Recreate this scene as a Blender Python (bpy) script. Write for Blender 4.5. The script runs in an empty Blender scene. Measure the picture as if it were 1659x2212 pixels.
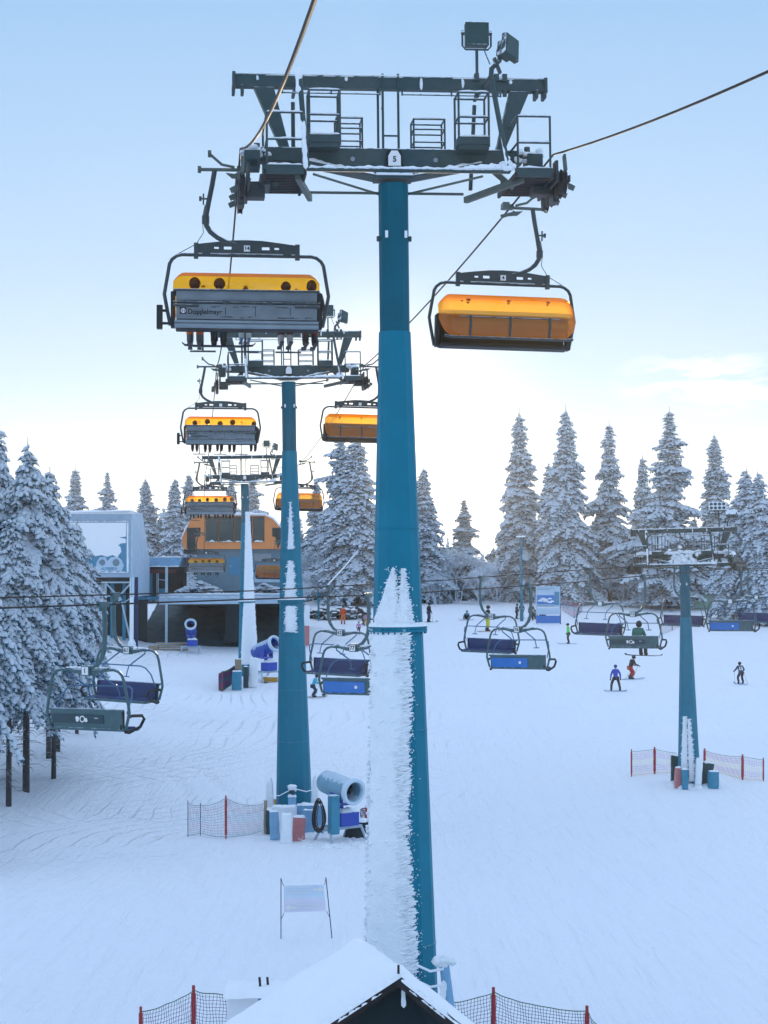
import bpy, bmesh, math, random
import numpy as np
from mathutils import Vector, Matrix, Euler, noise as mnoise
R = math.radians
rng = random.Random(7)
nrg = np.random.default_rng(11)
scene = bpy.context.scene
col = scene.collection
# ------------------------------------------------------------------ camera
CZ = 10.0                                     # eye height datum, metres
PITCH = math.atan(97.7/3802)
cam_data = bpy.data.cameras.new('camera'); cam = bpy.data.objects.new('camera', cam_data); col.objects.link(cam)
cam_data.sensor_fit = 'VERTICAL'; cam_data.sensor_height = 36; cam_data.lens = 36*3802/2212
cam_data.clip_start = .5; cam_data.clip_end = 9000
cam.location = (0, 0, CZ); cam.rotation_euler = (math.pi/2 + PITCH, 0, 0)
scene.camera = cam
# ------------------------------------------------------------------ world
SUN_EL, SUN_AZ = R(3.4), R(-.2)              # azimuth measured from +Y towards +X
world = bpy.data.worlds.new('World'); scene.world = world; world.use_nodes = True
def build_world():
    nt = world.node_tree; N = nt.nodes; L = nt.links; N.clear()
    out = N.new('ShaderNodeOutputWorld'); bg = N.new('ShaderNodeBackground')
    sky = N.new('ShaderNodeTexSky'); sky.sky_type = 'NISHITA'; sky.sun_disc = False
    sky.sun_elevation = SUN_EL; sky.sun_rotation = SUN_AZ; sky.altitude = 900
    sky.air_density = 1.0; sky.dust_density = .4; sky.ozone_density = 3.0
    tc = N.new('ShaderNodeTexCoord'); sep = N.new('ShaderNodeSeparateXYZ'); L.new(tc.outputs['Generated'], sep.inputs[0])
    ramp = N.new('ShaderNodeValToRGB'); cr = ramp.color_ramp
    mp = N.new('ShaderNodeMapRange'); mp.inputs['From Min'].default_value = -.1; mp.inputs['From Max'].default_value = 1.0
    L.new(sep.outputs['Z'], mp.inputs['Value']); L.new(mp.outputs[0], ramp.inputs[0])
    def pos(z): return (z+.1)/1.1
    st = [(-.1, (.62, .76, .98)), (0.0, (.76, .82, .86)), (.045, (.62, .73, .82)), (.10, (.45, .61, .78)), (.17, (.37, .54, .76)), (.30, (.27, .46, .71)), (.45, (.47, .66, 1.0)), (1.0, (.57, .74, 1.02))]
    while len(cr.elements) < len(st): cr.elements.new(.5)
    for e, (z, c) in zip(cr.elements, st): e.position = pos(z); e.color = (*c, 1)
    # thin high wisps of cloud, low in the sky
    mpn = N.new('ShaderNodeMapping'); mpn.inputs['Scale'].default_value = (18, 1, 60); mpn.inputs['Rotation'].default_value = (0, R(-22), 0)
    nz = N.new('ShaderNodeTexNoise'); nz.inputs['Scale'].default_value = 1.6; nz.inputs['Detail'].default_value = 7; nz.inputs['Roughness'].default_value = .62; nz.inputs['Distortion'].default_value = .5
    L.new(tc.outputs['Generated'], mpn.inputs[0]); L.new(mpn.outputs[0], nz.inputs['Vector'])
    cm = N.new('ShaderNodeMapRange'); cm.inputs['From Min'].default_value = .42; cm.inputs['From Max'].default_value = .60
    L.new(nz.outputs['Fac'], cm.inputs['Value'])
    # the bank sits around one direction in the sky
    dr = Vector((.178, .98, .098)).normalized()
    sub = N.new('ShaderNodeVectorMath'); sub.operation = 'SUBTRACT'; sub.inputs[1].default_value = dr; L.new(tc.outputs['Generated'], sub.inputs[0])
    scl = N.new('ShaderNodeVectorMath'); scl.operation = 'MULTIPLY'; scl.inputs[1].default_value = (1, 1, 2.6); L.new(sub.outputs[0], scl.inputs[0])
    ln = N.new('ShaderNodeVectorMath'); ln.operation = 'LENGTH'; L.new(scl.outputs[0], ln.inputs[0])
    mk = N.new('ShaderNodeMapRange'); mk.inputs['From Min'].default_value = .012; mk.inputs['From Max'].default_value = .055; mk.inputs['To Min'].default_value = 1; mk.inputs['To Max'].default_value = 0
    L.new(ln.outputs['Value'], mk.inputs['Value'])
    mm = N.new('ShaderNodeMath'); mm.operation = 'MULTIPLY'; L.new(cm.outputs[0], mm.inputs[0]); L.new(mk.outputs[0], mm.inputs[1])
    mc = N.new('ShaderNodeMix'); mc.data_type = 'RGBA'; mc.inputs['B'].default_value = (.86, .90, .93, 1)
    L.new(mm.outputs[0], mc.inputs['Factor']); L.new(ramp.outputs[0], mc.inputs['A'])
    # soft brightening around the low sun
    sv = Vector((math.sin(SUN_AZ)*math.cos(SUN_EL), math.cos(SUN_AZ)*math.cos(SUN_EL), math.sin(SUN_EL)))
    dt = N.new('ShaderNodeVectorMath'); dt.operation = 'DOT_PRODUCT'; dt.inputs[1].default_value = sv; L.new(tc.outputs['Generated'], dt.inputs[0])
    gm = N.new('ShaderNodeMapRange'); gm.inputs['From Min'].default_value = .992; gm.inputs['From Max'].default_value = 1; gm.inputs['To Max'].default_value = 1
    L.new(dt.outputs['Value'], gm.inputs['Value'])
    gp = N.new('ShaderNodeMath'); gp.operation = 'POWER'; gp.inputs[1].default_value = 2.5; L.new(gm.outputs[0], gp.inputs[0])
    mg = N.new('ShaderNodeMix'); mg.data_type = 'RGBA'; mg.blend_type = 'ADD'; mg.inputs['B'].default_value = (.55, .42, .25, 1)
    L.new(gp.outputs[0], mg.inputs['Factor']); L.new(mc.outputs['Result'], mg.inputs['A'])
    # the gradient carries most of the light, the physical sky tints it
    bst = N.new('ShaderNodeVectorMath'); bst.operation = 'SCALE'; bst.inputs['Scale'].default_value = 10.2; L.new(mg.outputs['Result'], bst.inputs[0])
    mx = N.new('ShaderNodeMix'); mx.data_type = 'RGBA'; mx.inputs['Factor'].default_value = .93
    L.new(sky.outputs[0], mx.inputs['A']); L.new(bst.outputs[0], mx.inputs['B'])
    L.new(mx.outputs['Result'], bg.inputs['Color']); bg.inputs['Strength'].default_value = .1
    L.new(bg.outputs[0], out.inputs[0])
build_world()
sun_d = bpy.data.lights.new('sun', 'SUN'); sun_d.energy = 5.0; sun_d.angle = R(.5); sun_d.color = (1, .78, .52)
sun = bpy.data.objects.new('sun', sun_d); col.objects.link(sun)
sun.rotation_euler = (Vector((math.sin(SUN_AZ)*math.cos(SUN_EL), math.cos(SUN_AZ)*math.cos(SUN_EL), math.sin(SUN_EL)))).to_track_quat('Z', 'Y').to_euler()
sun.location = (0, 300, 60)
scene.view_settings.view_transform = 'Standard'; scene.view_settings.look = 'None'
scene.view_settings.exposure = 0.36; scene.view_settings.gamma = 1.0
# ------------------------------------------------------------------ helpers
def W(u, v, d):
    """point seen at (u, v) of the 1659 x 2212 picture at forward distance d"""
    x = (u-829.5)/3802; y = (1106-v)/3802
    f = Vector((0, math.cos(PITCH), math.sin(PITCH))); up = Vector((0, -math.sin(PITCH), math.cos(PITCH)))
    r = f + Vector((x, 0, 0)) + up*y
    return Vector((0, 0, CZ)) + r*(d/r.y)
def ground_h(x, y):
    ks = [(-40, -8.6), (15, -8.8), (33, -9.15), (45, -9.75), (58, -10.5), (70, -10.95), (82, -10.8), (100, -10.2), (120, -9.1), (130, -8.7), (150, -7.4), (170, -6.1), (190, -5.0), (200, -4.8), (215, -5.2), (260, -8.2), (400, -14.5), (3200, -130)]
    z = None
    if y <= ks[0][0]: z = ks[0][1]
    elif y >= ks[-1][0]: z = ks[-1][1]
    else:
        for (a, za), (b, zb) in zip(ks, ks[1:]):
            if a <= y <= b:
                t = (y-a)/(b-a); z = za + (zb-za)*t; break
    return z
_gy = np.linspace(-40, 3200, 6481); _gz = np.array([ground_h(0, y) for y in _gy])
k = np.exp(-.5*(np.arange(-16, 17)/7)**2); k /= k.sum()
_gz = np.convolve(np.pad(_gz, 16, 'edge'), k, 'valid')
def G(x, y):
    z = float(np.interp(y, _gy, _gz))
    a = min(1, max(0, (y-20)/30))*min(1, max(0, (400-y)/200))
    z += a*(.35*mnoise.noise(Vector((x*.03, y*.03, 0))) + .14*mnoise.noise(Vector((x*.11, y*.11, 3))) + .07*mnoise.noise(Vector((x*.3, y*.2, 5)))*min(1, max(0, (y-60)/60)))
    if x < -9 and y > 60: z += min(1.2, (-9-x)*.05)*min(1, (y-60)/30)*min(1, max(0, (200-y)/60))
    if x > 3: z += .80*min(1, (x-3)/7)*math.exp(-((y-79)/17)**2)
    if y < 260:
        e = min(1, max(0, (y-128)/8))*min(1, max(0, (x+23)/3))*min(1, max(0, (-7.5-x)/3))
        z -= e*.5
    return z + CZ
def GP(x, y, dz=0): return Vector((x, y, G(x, y)+dz))
def at_ground(u, v):
    """ground point under pixel (u, v)"""
    for i in range(40, 2400):
        d = i*.1
        p = W(u, v, d)
        if p.z <= G(p.x, p.y): return Vector((p.x, p.y, G(p.x, p.y)))
    return W(u, v, 200)
def tag(o, label=None, cat=None, group=None, kind=None):
    if label: o['label'] = label
    if cat: o['category'] = cat
    if group: o['group'] = group
    if kind: o['kind'] = kind
    return o
def empty(name, loc, rz=0, rx=0, ry=0):
    o = bpy.data.objects.new(name, None); col.objects.link(o); o.empty_display_size = .2
    o.location = loc; o.rotation_euler = (rx, ry, rz); return o
kids = {}
def link(o, parent):
    col.objects.link(o)
    if parent is not None:
        o.parent = parent; kids.setdefault(parent.name, []).append(o)
    return o
def copy_tree(o, parent=None):
    c = o.copy(); link(c, parent)
    for ch in list(kids.get(o.name, [])): copy_tree(ch, c)
    return c
class MB:
    def __init__(s): s.v = []; s.f = []
    def add(s, vs, fs):
        n = len(s.v); s.v += [tuple(p) for p in vs]; s.f += [tuple(i+n for i in f) for f in fs]; return s
    def box(s, c, sz, rz=0, rx=0, ry=0, taper=1):
        m = Matrix.Translation(c) @ Euler((rx, ry, rz)).to_matrix().to_4x4()
        x, y, z = sz[0]/2, sz[1]/2, sz[2]/2
        p = [m @ Vector(q) for q in [(-x, -y, -z), (x, -y, -z), (x, y, -z), (-x, y, -z), (-x*taper, -y*taper, z), (x*taper, -y*taper, z), (x*taper, y*taper, z), (-x*taper, y*taper, z)]]
        return s.add(p, [(0, 3, 2, 1), (4, 5, 6, 7), (0, 1, 5, 4), (1, 2, 6, 5), (2, 3, 7, 6), (3, 0, 4, 7)])
    def bar(s, a, b, w, h=None, up=(0, 0, 1)):
        a = Vector(a); b = Vector(b); h = h or w; d = (b-a).normalized(); u = Vector(up)
        if abs(d.dot(u)) > .98: u = Vector((0, 1, 0))
        sd = d.cross(u).normalized(); u = sd.cross(d).normalized()
        p = [q + sd*i*w/2 + u*j*h/2 for q in (a, b) for i, j in ((-1, -1), (1, -1), (1, 1), (-1, 1))]
        return s.add(p, [(0, 1, 2, 3), (7, 6, 5, 4), (0, 4, 5, 1), (1, 5, 6, 2), (2, 6, 7, 3), (3, 7, 4, 0)])
    def tube(s, pts, r, n=8, caps=True):
        pts = [Vector(p) for p in pts]; m = len(pts); rs = r if isinstance(r, (list, tuple)) else [r]*m
        rings = []; pu = None
        for i, p in enumerate(pts):
            d = (pts[min(i+1, m-1)] - pts[max(i-1, 0)]).normalized()
            if pu is None: pu = Vector((0, 0, 1)) if abs(d.z) < .95 else Vector((0, 1, 0))
            sd = d.cross(pu).normalized(); pu = sd.cross(d).normalized()
            rings.append([p + (sd*math.cos(2*math.pi*k/n) + pu*math.sin(2*math.pi*k/n))*rs[i] for k in range(n)])
        fs = [(i*n+k, i*n+(k+1) % n, (i+1)*n+(k+1) % n, (i+1)*n+k) for i in range(m-1) for k in range(n)]
        if caps: fs += [tuple(range(n))[::-1], tuple((m-1)*n+k for k in range(n))]
        return s.add([q for rg in rings for q in rg], fs)
    def lathe(s, prof, n=16, M=None, caps=True):
        M = M or Matrix.Identity(4)
        vs = [M @ Vector((r*math.cos(2*math.pi*k/n), r*math.sin(2*math.pi*k/n), z)) for r, z in prof for k in range(n)]
        m = len(prof)
        fs = [(i*n+k, i*n+(k+1) % n, (i+1)*n+(k+1) % n, (i+1)*n+k) for i in range(m-1) for k in range(n)]
        if caps: fs += [tuple(range(n))[::-1], tuple((m-1)*n+k for k in range(n))]
        return s.add(vs, fs)
    def prism(s, poly, y0, y1, M=None):
        """polygon in (x, z) pulled from y0 to y1"""
        M = M or Matrix.Identity(4); n = len(poly)
        vs = [M @ Vector((x, y, z)) for y in (y0, y1) for x, z in poly]
        return s.add(vs, [tuple(range(n)), tuple(range(2*n-1, n-1, -1))] + [(i, i+n, (i+1) % n+n, (i+1) % n) for i in range(n)])
    def blob(s, c, rx, ry=None, rz=None, n=8, m=5, jit=0, rot=None):
        ry = ry or rx; rz = rz or rx; c = Vector(c); vs = []
        for i in range(m+1):
            th = math.pi*i/m
            for k in range(n):
                ph = 2*math.pi*k/n; j = 1 + (rng.uniform(-jit, jit) if 0 < i < m else 0)
                p = Vector((rx*math.sin(th)*math.cos(ph)*j, ry*math.sin(th)*math.sin(ph)*j, rz*math.cos(th)*(1+rng.uniform(-jit, jit)*.3)))
                vs.append(c + (rot @ p if rot else p))
        fs = [(i*n+k, (i+1)*n+k, (i+1)*n+(k+1) % n, i*n+(k+1) % n) for i in range(m) for k in range(n)]
        return s.add(vs, fs)
    def snowline(s, a, b, w=.07, h=.035, lump=.5, seg=.05):
        """an uneven ridge of snow lying from a to b"""
        a = Vector(a); b = Vector(b); L = (b-a).length; n = max(4, int(L/seg)); d = (b-a).normalized(); sd = d.cross(Vector((0, 0, 1)))
        if sd.length < .1: sd = Vector((1, 0, 0))
        sd.normalize(); up = sd.cross(d).normalized(); vs = []; k = 6; o = rng.uniform(0, 99)
        for i in range(n+1):
            p = a + (b-a)*(i/n); e = .15 if i in (0, n) else 1; f = max(.12, 1 + lump*2.2*mnoise.noise(Vector((i*.33+o, o, 0))) + lump*rng.uniform(-.35, .35))
            for j in range(k):
                an = math.pi*j/(k-1); vs.append(p + sd*math.cos(an)*w*.5*(.75+.25*f)*e + up*math.sin(an)*h*f*e)
        fs = [(i*k+j, i*k+j+1, (i+1)*k+j+1, (i+1)*k+j) for i in range(n) for j in range(k-1)] + [(i*k, (i+1)*k, (i+1)*k+k-1, i*k+k-1) for i in range(n)]
        return s.add(vs, fs)
    def build(s, name, mat, parent=None, smooth=False, bevel=0, loc=None):
        me = bpy.data.meshes.new(name); me.from_pydata(s.v, [], s.f); me.update()
        if isinstance(mat, (list, tuple)):
            for q in mat: me.materials.append(q)
        else: me.materials.append(mat)
        bm = bmesh.new(); bm.from_mesh(me); bmesh.ops.remove_doubles(bm, verts=bm.verts, dist=1e-5) if smooth else None
        bmesh.ops.recalc_face_normals(bm, faces=bm.faces); bm.to_mesh(me); bm.free()
        if smooth:
            me.shade_smooth()
            try: me.set_sharp_from_angle(angle=R(50))
            except Exception: pass
        o = bpy.data.objects.new(name, me)
        if loc is not None: o.location = loc
        if bevel:
            b = o.modifiers.new('bevel', 'BEVEL'); b.width = bevel; b.segments = 2; b.limit_method = 'ANGLE'
        return link(o, parent)
def thing_mesh(mb, name, mat, label, cat, group=None, kind=None, **k):
    o = mb.build(name, mat, None, **k); return tag(o, label, cat, group, kind)
def arc(c, r, a0, a1, n, plane='xz'):
    out = []
    for i in range(n+1):
        a = R(a0 + (a1-a0)*i/n); x, z = r*math.cos(a), r*math.sin(a)
        out.append(Vector((c[0]+x, c[1], c[2]+z)) if plane == 'xz' else Vector((c[0], c[1]+x, c[2]+z)))
    return out
def text_obj(body, size, M, mat, name, parent=None, ext=.004, align='CENTER', bold=0, space=1):
    cu = bpy.data.curves.new(name, 'FONT'); cu.body = body; cu.size = size; cu.extrude = ext; cu.align_x = align; cu.align_y = 'CENTER'; cu.offset = bold; cu.space_line = space
    o = bpy.data.objects.new('tmp', cu); col.objects.link(o)
    bpy.context.view_layer.update()
    dg = bpy.context.evaluated_depsgraph_get(); me = bpy.data.meshes.new_from_object(o.evaluated_get(dg))
    bpy.data.objects.remove(o); me.transform(M); me.materials.clear(); me.materials.append(mat); me.name = name
    return link(bpy.data.objects.new(name, me), parent)
FRONT = Euler((math.pi/2, 0, 0)).to_matrix().to_4x4()       # text upright, read from -y
def bake(o):
    bpy.context.view_layer.update()
    dg = bpy.context.evaluated_depsgraph_get(); me = bpy.data.meshes.new_from_object(o.evaluated_get(dg)); return me
# ------------------------------------------------------------------ materials
def mat(name, color, rough=.6, metal=0, noise=0, nscale=8, bump=0, bscale=20, spec=.5, frost=0, fcol=(.80, .86, .92), fthr=.55):
    m = bpy.data.materials.new(name); m.use_nodes = True; nt = m.node_tree; N = nt.nodes; L = nt.links
    b = N['Principled BSDF']; b.inputs['Roughness'].default_value = rough; b.inputs['Metallic'].default_value = metal
    b.inputs['Specular IOR Level'].default_value = spec
    b.inputs['Base Color'].default_value = (*color, 1)
    tc = N.new('ShaderNodeTexCoord'); last = None
    if noise:
        nz = N.new('ShaderNodeTexNoise'); nz.inputs['Scale'].default_value = nscale; nz.inputs['Detail'].default_value = 5
        L.new(tc.outputs['Object'], nz.inputs['Vector'])
        mx = N.new('ShaderNodeMix'); mx.data_type = 'RGBA'
        mx.inputs['A'].default_value = (*[c*(1-noise) for c in color], 1); mx.inputs['B'].default_value = (*[min(1, c*(1+noise)) for c in color], 1)
        L.new(nz.outputs['Fac'], mx.inputs['Factor']); L.new(mx.outputs['Result'], b.inputs['Base Color']); last = mx.outputs['Result']
    if frost:
        ge = N.new('ShaderNodeNewGeometry'); sp = N.new('ShaderNodeSeparateXYZ'); L.new(ge.outputs['Normal'], sp.inputs[0])
        n2 = N.new('ShaderNodeTexNoise'); n2.inputs['Scale'].default_value = 9; n2.inputs['Detail'].default_value = 4; L.new(tc.outputs['Object'], n2.inputs['Vector'])
        ad = N.new('ShaderNodeMath'); ad.operation = 'MULTIPLY_ADD'; ad.inputs[1].default_value = 1.1; L.new(n2.outputs['Fac'], ad.inputs[0]); L.new(sp.outputs['Z'], ad.inputs[2])
        mr = N.new('ShaderNodeMapRange'); mr.inputs['From Min'].default_value = fthr+.45; mr.inputs['From Max'].default_value = fthr+.6; mr.inputs['To Max'].default_value = frost; L.new(ad.outputs[0], mr.inputs['Value'])
        mf = N.new('ShaderNodeMix'); mf.data_type = 'RGBA'; mf.inputs['B'].default_value = (*fcol, 1); mf.inputs['A'].default_value = (*color, 1)
        if last: L.new(last, mf.inputs['A'])
        L.new(mr.outputs[0], mf.inputs['Factor']); L.new(mf.outputs['Result'], b.inputs['Base Color'])
    if bump:
        n3 = N.new('ShaderNodeTexNoise'); n3.inputs['Scale'].default_value = bscale; n3.inputs['Detail'].default_value = 4; L.new(tc.outputs['Object'], n3.inputs['Vector'])
        bp = N.new('ShaderNodeBump'); bp.inputs['Strength'].default_value = bump; bp.inputs['Distance'].default_value = .03
        L.new(n3.outputs['Fac'], bp.inputs['Height']); L.new(bp.outputs[0], b.inputs['Normal'])
    return m
M = {}
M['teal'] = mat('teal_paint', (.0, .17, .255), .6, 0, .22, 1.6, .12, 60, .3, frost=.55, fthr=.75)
M['teal_shaded'] = mat('teal_paint_shaded', (.0, .105, .15), .6, 0, .15, 2.2, .15, 50, .3, frost=.6, fthr=.7)  # same paint as the column; shade towards the top put into the colour
M['steel'] = mat('dark_frosted_steel', (.03, .062, .066), .6, .1, .3, 6, .2, 40, frost=.95, fthr=.38)
M['chair'] = mat('dark_chair_steel', (.045, .06, .062), .5, .2, .25, 6, frost=.6, fthr=.6)
M['black'] = mat('black_rubber', (.012, .013, .015), .7)
M['grip'] = mat('greenish_grip_steel', (.09, .12, .11), .5, .3, .2, 8)
M['alu'] = mat('worn_aluminium', (.25, .30, .33), .5, .5, .25, 3)
M['alu2'] = mat('grey_panel', (.17, .20, .22), .6, .2, .35, 2.5)
M['rope'] = mat('rope_steel', (.035, .03, .028), .7, .1, spec=.2)
M['white'] = mat('white_plate', (.8, .8, .8), .5)
M['ink'] = mat('black_ink', (.01, .01, .012), .6)
M['glass'] = mat('lamp_glass', (.03, .07, .07), .4, 0, .2, 4, spec=.25)
M['snow'] = mat('packed_snow', (.86, .88, .90), .75, 0, .03, 2, .5, 7, spec=.2)
M['rime'] = mat('rime_ice', (.86, .90, .93), .8, 0, .05, 6, .8, 22, spec=.2)
def bubble_mat():
    m = bpy.data.materials.new('orange_bubble'); m.use_nodes = True; nt = m.node_tree; N = nt.nodes; L = nt.links; N.clear()
    out = N.new('ShaderNodeOutputMaterial'); tr = N.new('ShaderNodeBsdfTransparent'); tl = N.new('ShaderNodeBsdfTranslucent'); gl = N.new('ShaderNodeBsdfGlossy'); gl.inputs['Roughness'].default_value = .12
    tc = N.new('ShaderNodeTexCoord'); nz = N.new('ShaderNodeTexNoise'); nz.inputs['Scale'].default_value = 14; nz.inputs['Detail'].default_value = 6; L.new(tc.outputs['Object'], nz.inputs['Vector'])
    cr = N.new('ShaderNodeValToRGB'); cr.color_ramp.elements[0].position = .3; cr.color_ramp.elements[0].color = (1, .45, .025, 1); cr.color_ramp.elements[1].position = .75; cr.color_ramp.elements[1].color = (1, .58, .07, 1)
    L.new(nz.outputs['Fac'], cr.inputs[0]); L.new(cr.outputs[0], tr.inputs[0])
    tl.inputs[0].default_value = (1, .42, .015, 1)
    m1 = N.new('ShaderNodeMixShader'); m1.inputs[0].default_value = .52; L.new(tr.outputs[0], m1.inputs[1]); L.new(tl.outputs[0], m1.inputs[2])
    fr = N.new('ShaderNodeValue'); fr.outputs[0].default_value = .05
    m2 = N.new('ShaderNodeMixShader'); L.new(fr.outputs[0], m2.inputs[0]); L.new(m1.outputs[0], m2.inputs[1]); L.new(gl.outputs[0], m2.inputs[2])
    L.new(m2.outputs[0], out.inputs[0]); return m
M['bubble'] = bubble_mat()
def snow_ground():
    m = bpy.data.materials.new('groomed_snow'); m.use_nodes = True; nt = m.node_tree; N = nt.nodes; L = nt.links; b = N['Principled BSDF']
    b.inputs['Roughness'].default_value = .7; b.inputs['Specular IOR Level'].default_value = .25
    tc = N.new('ShaderNodeTexCoord')
    n1 = N.new('ShaderNodeTexNoise'); n1.inputs['Scale'].default_value = .07; n1.inputs['Detail'].default_value = 6; L.new(tc.outputs['Object'], n1.inputs['Vector'])
    mx = N.new('ShaderNodeMix'); mx.data_type = 'RGBA'; mx.inputs['A'].default_value = (.84, .88, .93, 1); mx.inputs['B'].default_value = (.90, .91, .93, 1)
    L.new(n1.outputs['Fac'], mx.inputs['Factor']); L.new(mx.outputs['Result'], b.inputs['Base Color'])
    # fine grain, groomer ribs and ski tracks
    n2 = N.new('ShaderNodeTexNoise'); n2.inputs['Scale'].default_value = 3.2; n2.inputs['Detail'].default_value = 7; n2.inputs['Roughness'].default_value = .65; L.new(tc.outputs['Object'], n2.inputs['Vector'])
    mp = N.new('ShaderNodeMapping'); mp.inputs['Rotation'].default_value = (0, 0, R(28)); mp.inputs['Scale'].default_value = (1.5, .10, 1); L.new(tc.outputs['Object'], mp.inputs[0])
    n3 = N.new('ShaderNodeTexNoise'); n3.inputs['Scale'].default_value = 2.2; n3.inputs['Detail'].default_value = 5; n3.inputs['Distortion'].default_value = 1.4; L.new(mp.outputs[0], n3.inputs['Vector'])
    a1 = N.new('ShaderNodeMath'); a1.operation = 'MULTIPLY_ADD'; a1.inputs[1].default_value = .9; L.new(n3.outputs['Fac'], a1.inputs[0]); L.new(n2.outputs['Fac'], a1.inputs[2])
    sx = N.new('ShaderNodeSeparateXYZ'); L.new(tc.outputs['Object'], sx.inputs[0])
    mk = N.new('ShaderNodeMapRange'); mk.inputs['From Min'].default_value = 6; mk.inputs['From Max'].default_value = -9; mk.inputs['To Min'].default_value = .28; mk.inputs['To Max'].default_value = 1; L.new(sx.outputs['X'], mk.inputs['Value'])
    my = N.new('ShaderNodeMapRange'); my.inputs['From Min'].default_value = 50; my.inputs['From Max'].default_value = 66; my.inputs['To Min'].default_value = .15; L.new(sx.outputs['Y'], my.inputs['Value'])
    mky = N.new('ShaderNodeMath'); mky.operation = 'MULTIPLY'; L.new(mk.outputs[0], mky.inputs[0]); L.new(my.outputs[0], mky.inputs[1]); mk = mky
    for rot, sc, seed in ((35, .33, 0), (-50, .26, 40), (8, .4, 90), (70, .3, 7)):
        m4 = N.new('ShaderNodeMapping'); m4.inputs['Rotation'].default_value = (0, 0, R(rot)); m4.inputs['Location'].default_value = (seed, seed, 0); L.new(tc.outputs['Object'], m4.inputs[0])
        wv = N.new('ShaderNodeTexWave'); wv.inputs['Scale'].default_value = sc; wv.inputs['Distortion'].default_value = 22; wv.inputs['Detail'].default_value = 1.2; wv.inputs['Detail Scale'].default_value = .22; L.new(m4.outputs[0], wv.inputs['Vector'])
        pw = N.new('ShaderNodeMath'); pw.operation = 'POWER'; pw.inputs[1].default_value = 26; L.new(wv.outputs['Fac'], pw.inputs[0])
        nm = N.new('ShaderNodeTexNoise'); nm.inputs['Scale'].default_value = .11; nm.inputs['Detail'].default_value = 2; L.new(m4.outputs[0], nm.inputs['Vector'])
        nr = N.new('ShaderNodeMapRange'); nr.inputs['From Min'].default_value = .48; nr.inputs['From Max'].default_value = .62; L.new(nm.outputs['Fac'], nr.inputs['Value'])
        q1 = N.new('ShaderNodeMath'); q1.operation = 'MULTIPLY'; L.new(pw.outputs[0], q1.inputs[0]); L.new(nr.outputs[0], q1.inputs[1])
        q2 = N.new('ShaderNodeMath'); q2.operation = 'MULTIPLY'; L.new(q1.outputs[0], q2.inputs[0]); L.new(mk.outputs[0], q2.inputs[1])
        q3 = N.new('ShaderNodeMath'); q3.operation = 'MULTIPLY_ADD'; q3.inputs[1].default_value = -1.0; L.new(q2.outputs[0], q3.inputs[0]); L.new(a1.outputs[0], q3.inputs[2]); a1 = q3
    bp = N.new('ShaderNodeBump'); bp.inputs['Strength'].default_value = .75; bp.inputs['Distance'].default_value = .14
    L.new(a1.outputs[0], bp.inputs['Height']); L.new(bp.outputs[0], b.inputs['Normal'])
    return m
M['ground'] = snow_ground()
# ------------------------------------------------------------------ ground
def track_h(x, y):
    """carved ski tracks on the left half of the slope"""
    w = min(1, max(0, (-x-1.5)/5))*min(1, max(0, (y-38)/14))*min(1, max(0, (165-y)/30))
    if w <= 0: return 0
    a = mnoise.noise(Vector((x*.25, y*.09, 7)))
    t = x*.9 + y*.42 + 5*mnoise.noise(Vector((x*.07, y*.05, 1)))
    t2 = x*1.1 - y*.25 + 4*mnoise.noise(Vector((x*.09, y*.06, 9)))
    h = -.045*max(0, math.sin(t*3.1))**6*max(0, a+.3) - .04*max(0, math.sin(t2*2.3))**8*max(0, .35-a)
    return h*w*3.2
def make_ground():
    ys = []; y = -40.0
    while y < 1300:
        ys.append(y)
        y += 4 if y < 24 else (.22 if y < 60 else .34 if y < 110 else .7 if y < 215 else 3+(y-215)*.09)
    xs_n = 330; vs = []; rows = len(ys)
    for y in ys:
        half = max(30, 22+abs(y)*.30) if y < 215 else 90 + (y-215)*1.4
        for i in range(xs_n):
            x = -half + 2*half*i/(xs_n-1)
            z = G(x, y)
            if 24 < y < 215: z += track_h(x, y)
            vs.append((x, y, z))
    fs = [(r*xs_n+i, r*xs_n+i+1, (r+1)*xs_n+i+1, (r+1)*xs_n+i) for r in range(rows-1) for i in range(xs_n-1)]
    me = bpy.data.meshes.new('snow_ground'); me.from_pydata(vs, [], fs); me.update(); me.materials.append(M['ground']); me.shade_smooth()
    o = bpy.data.objects.new('snow_ground', me); col.objects.link(o); o['kind'] = 'structure'
make_ground()
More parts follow.
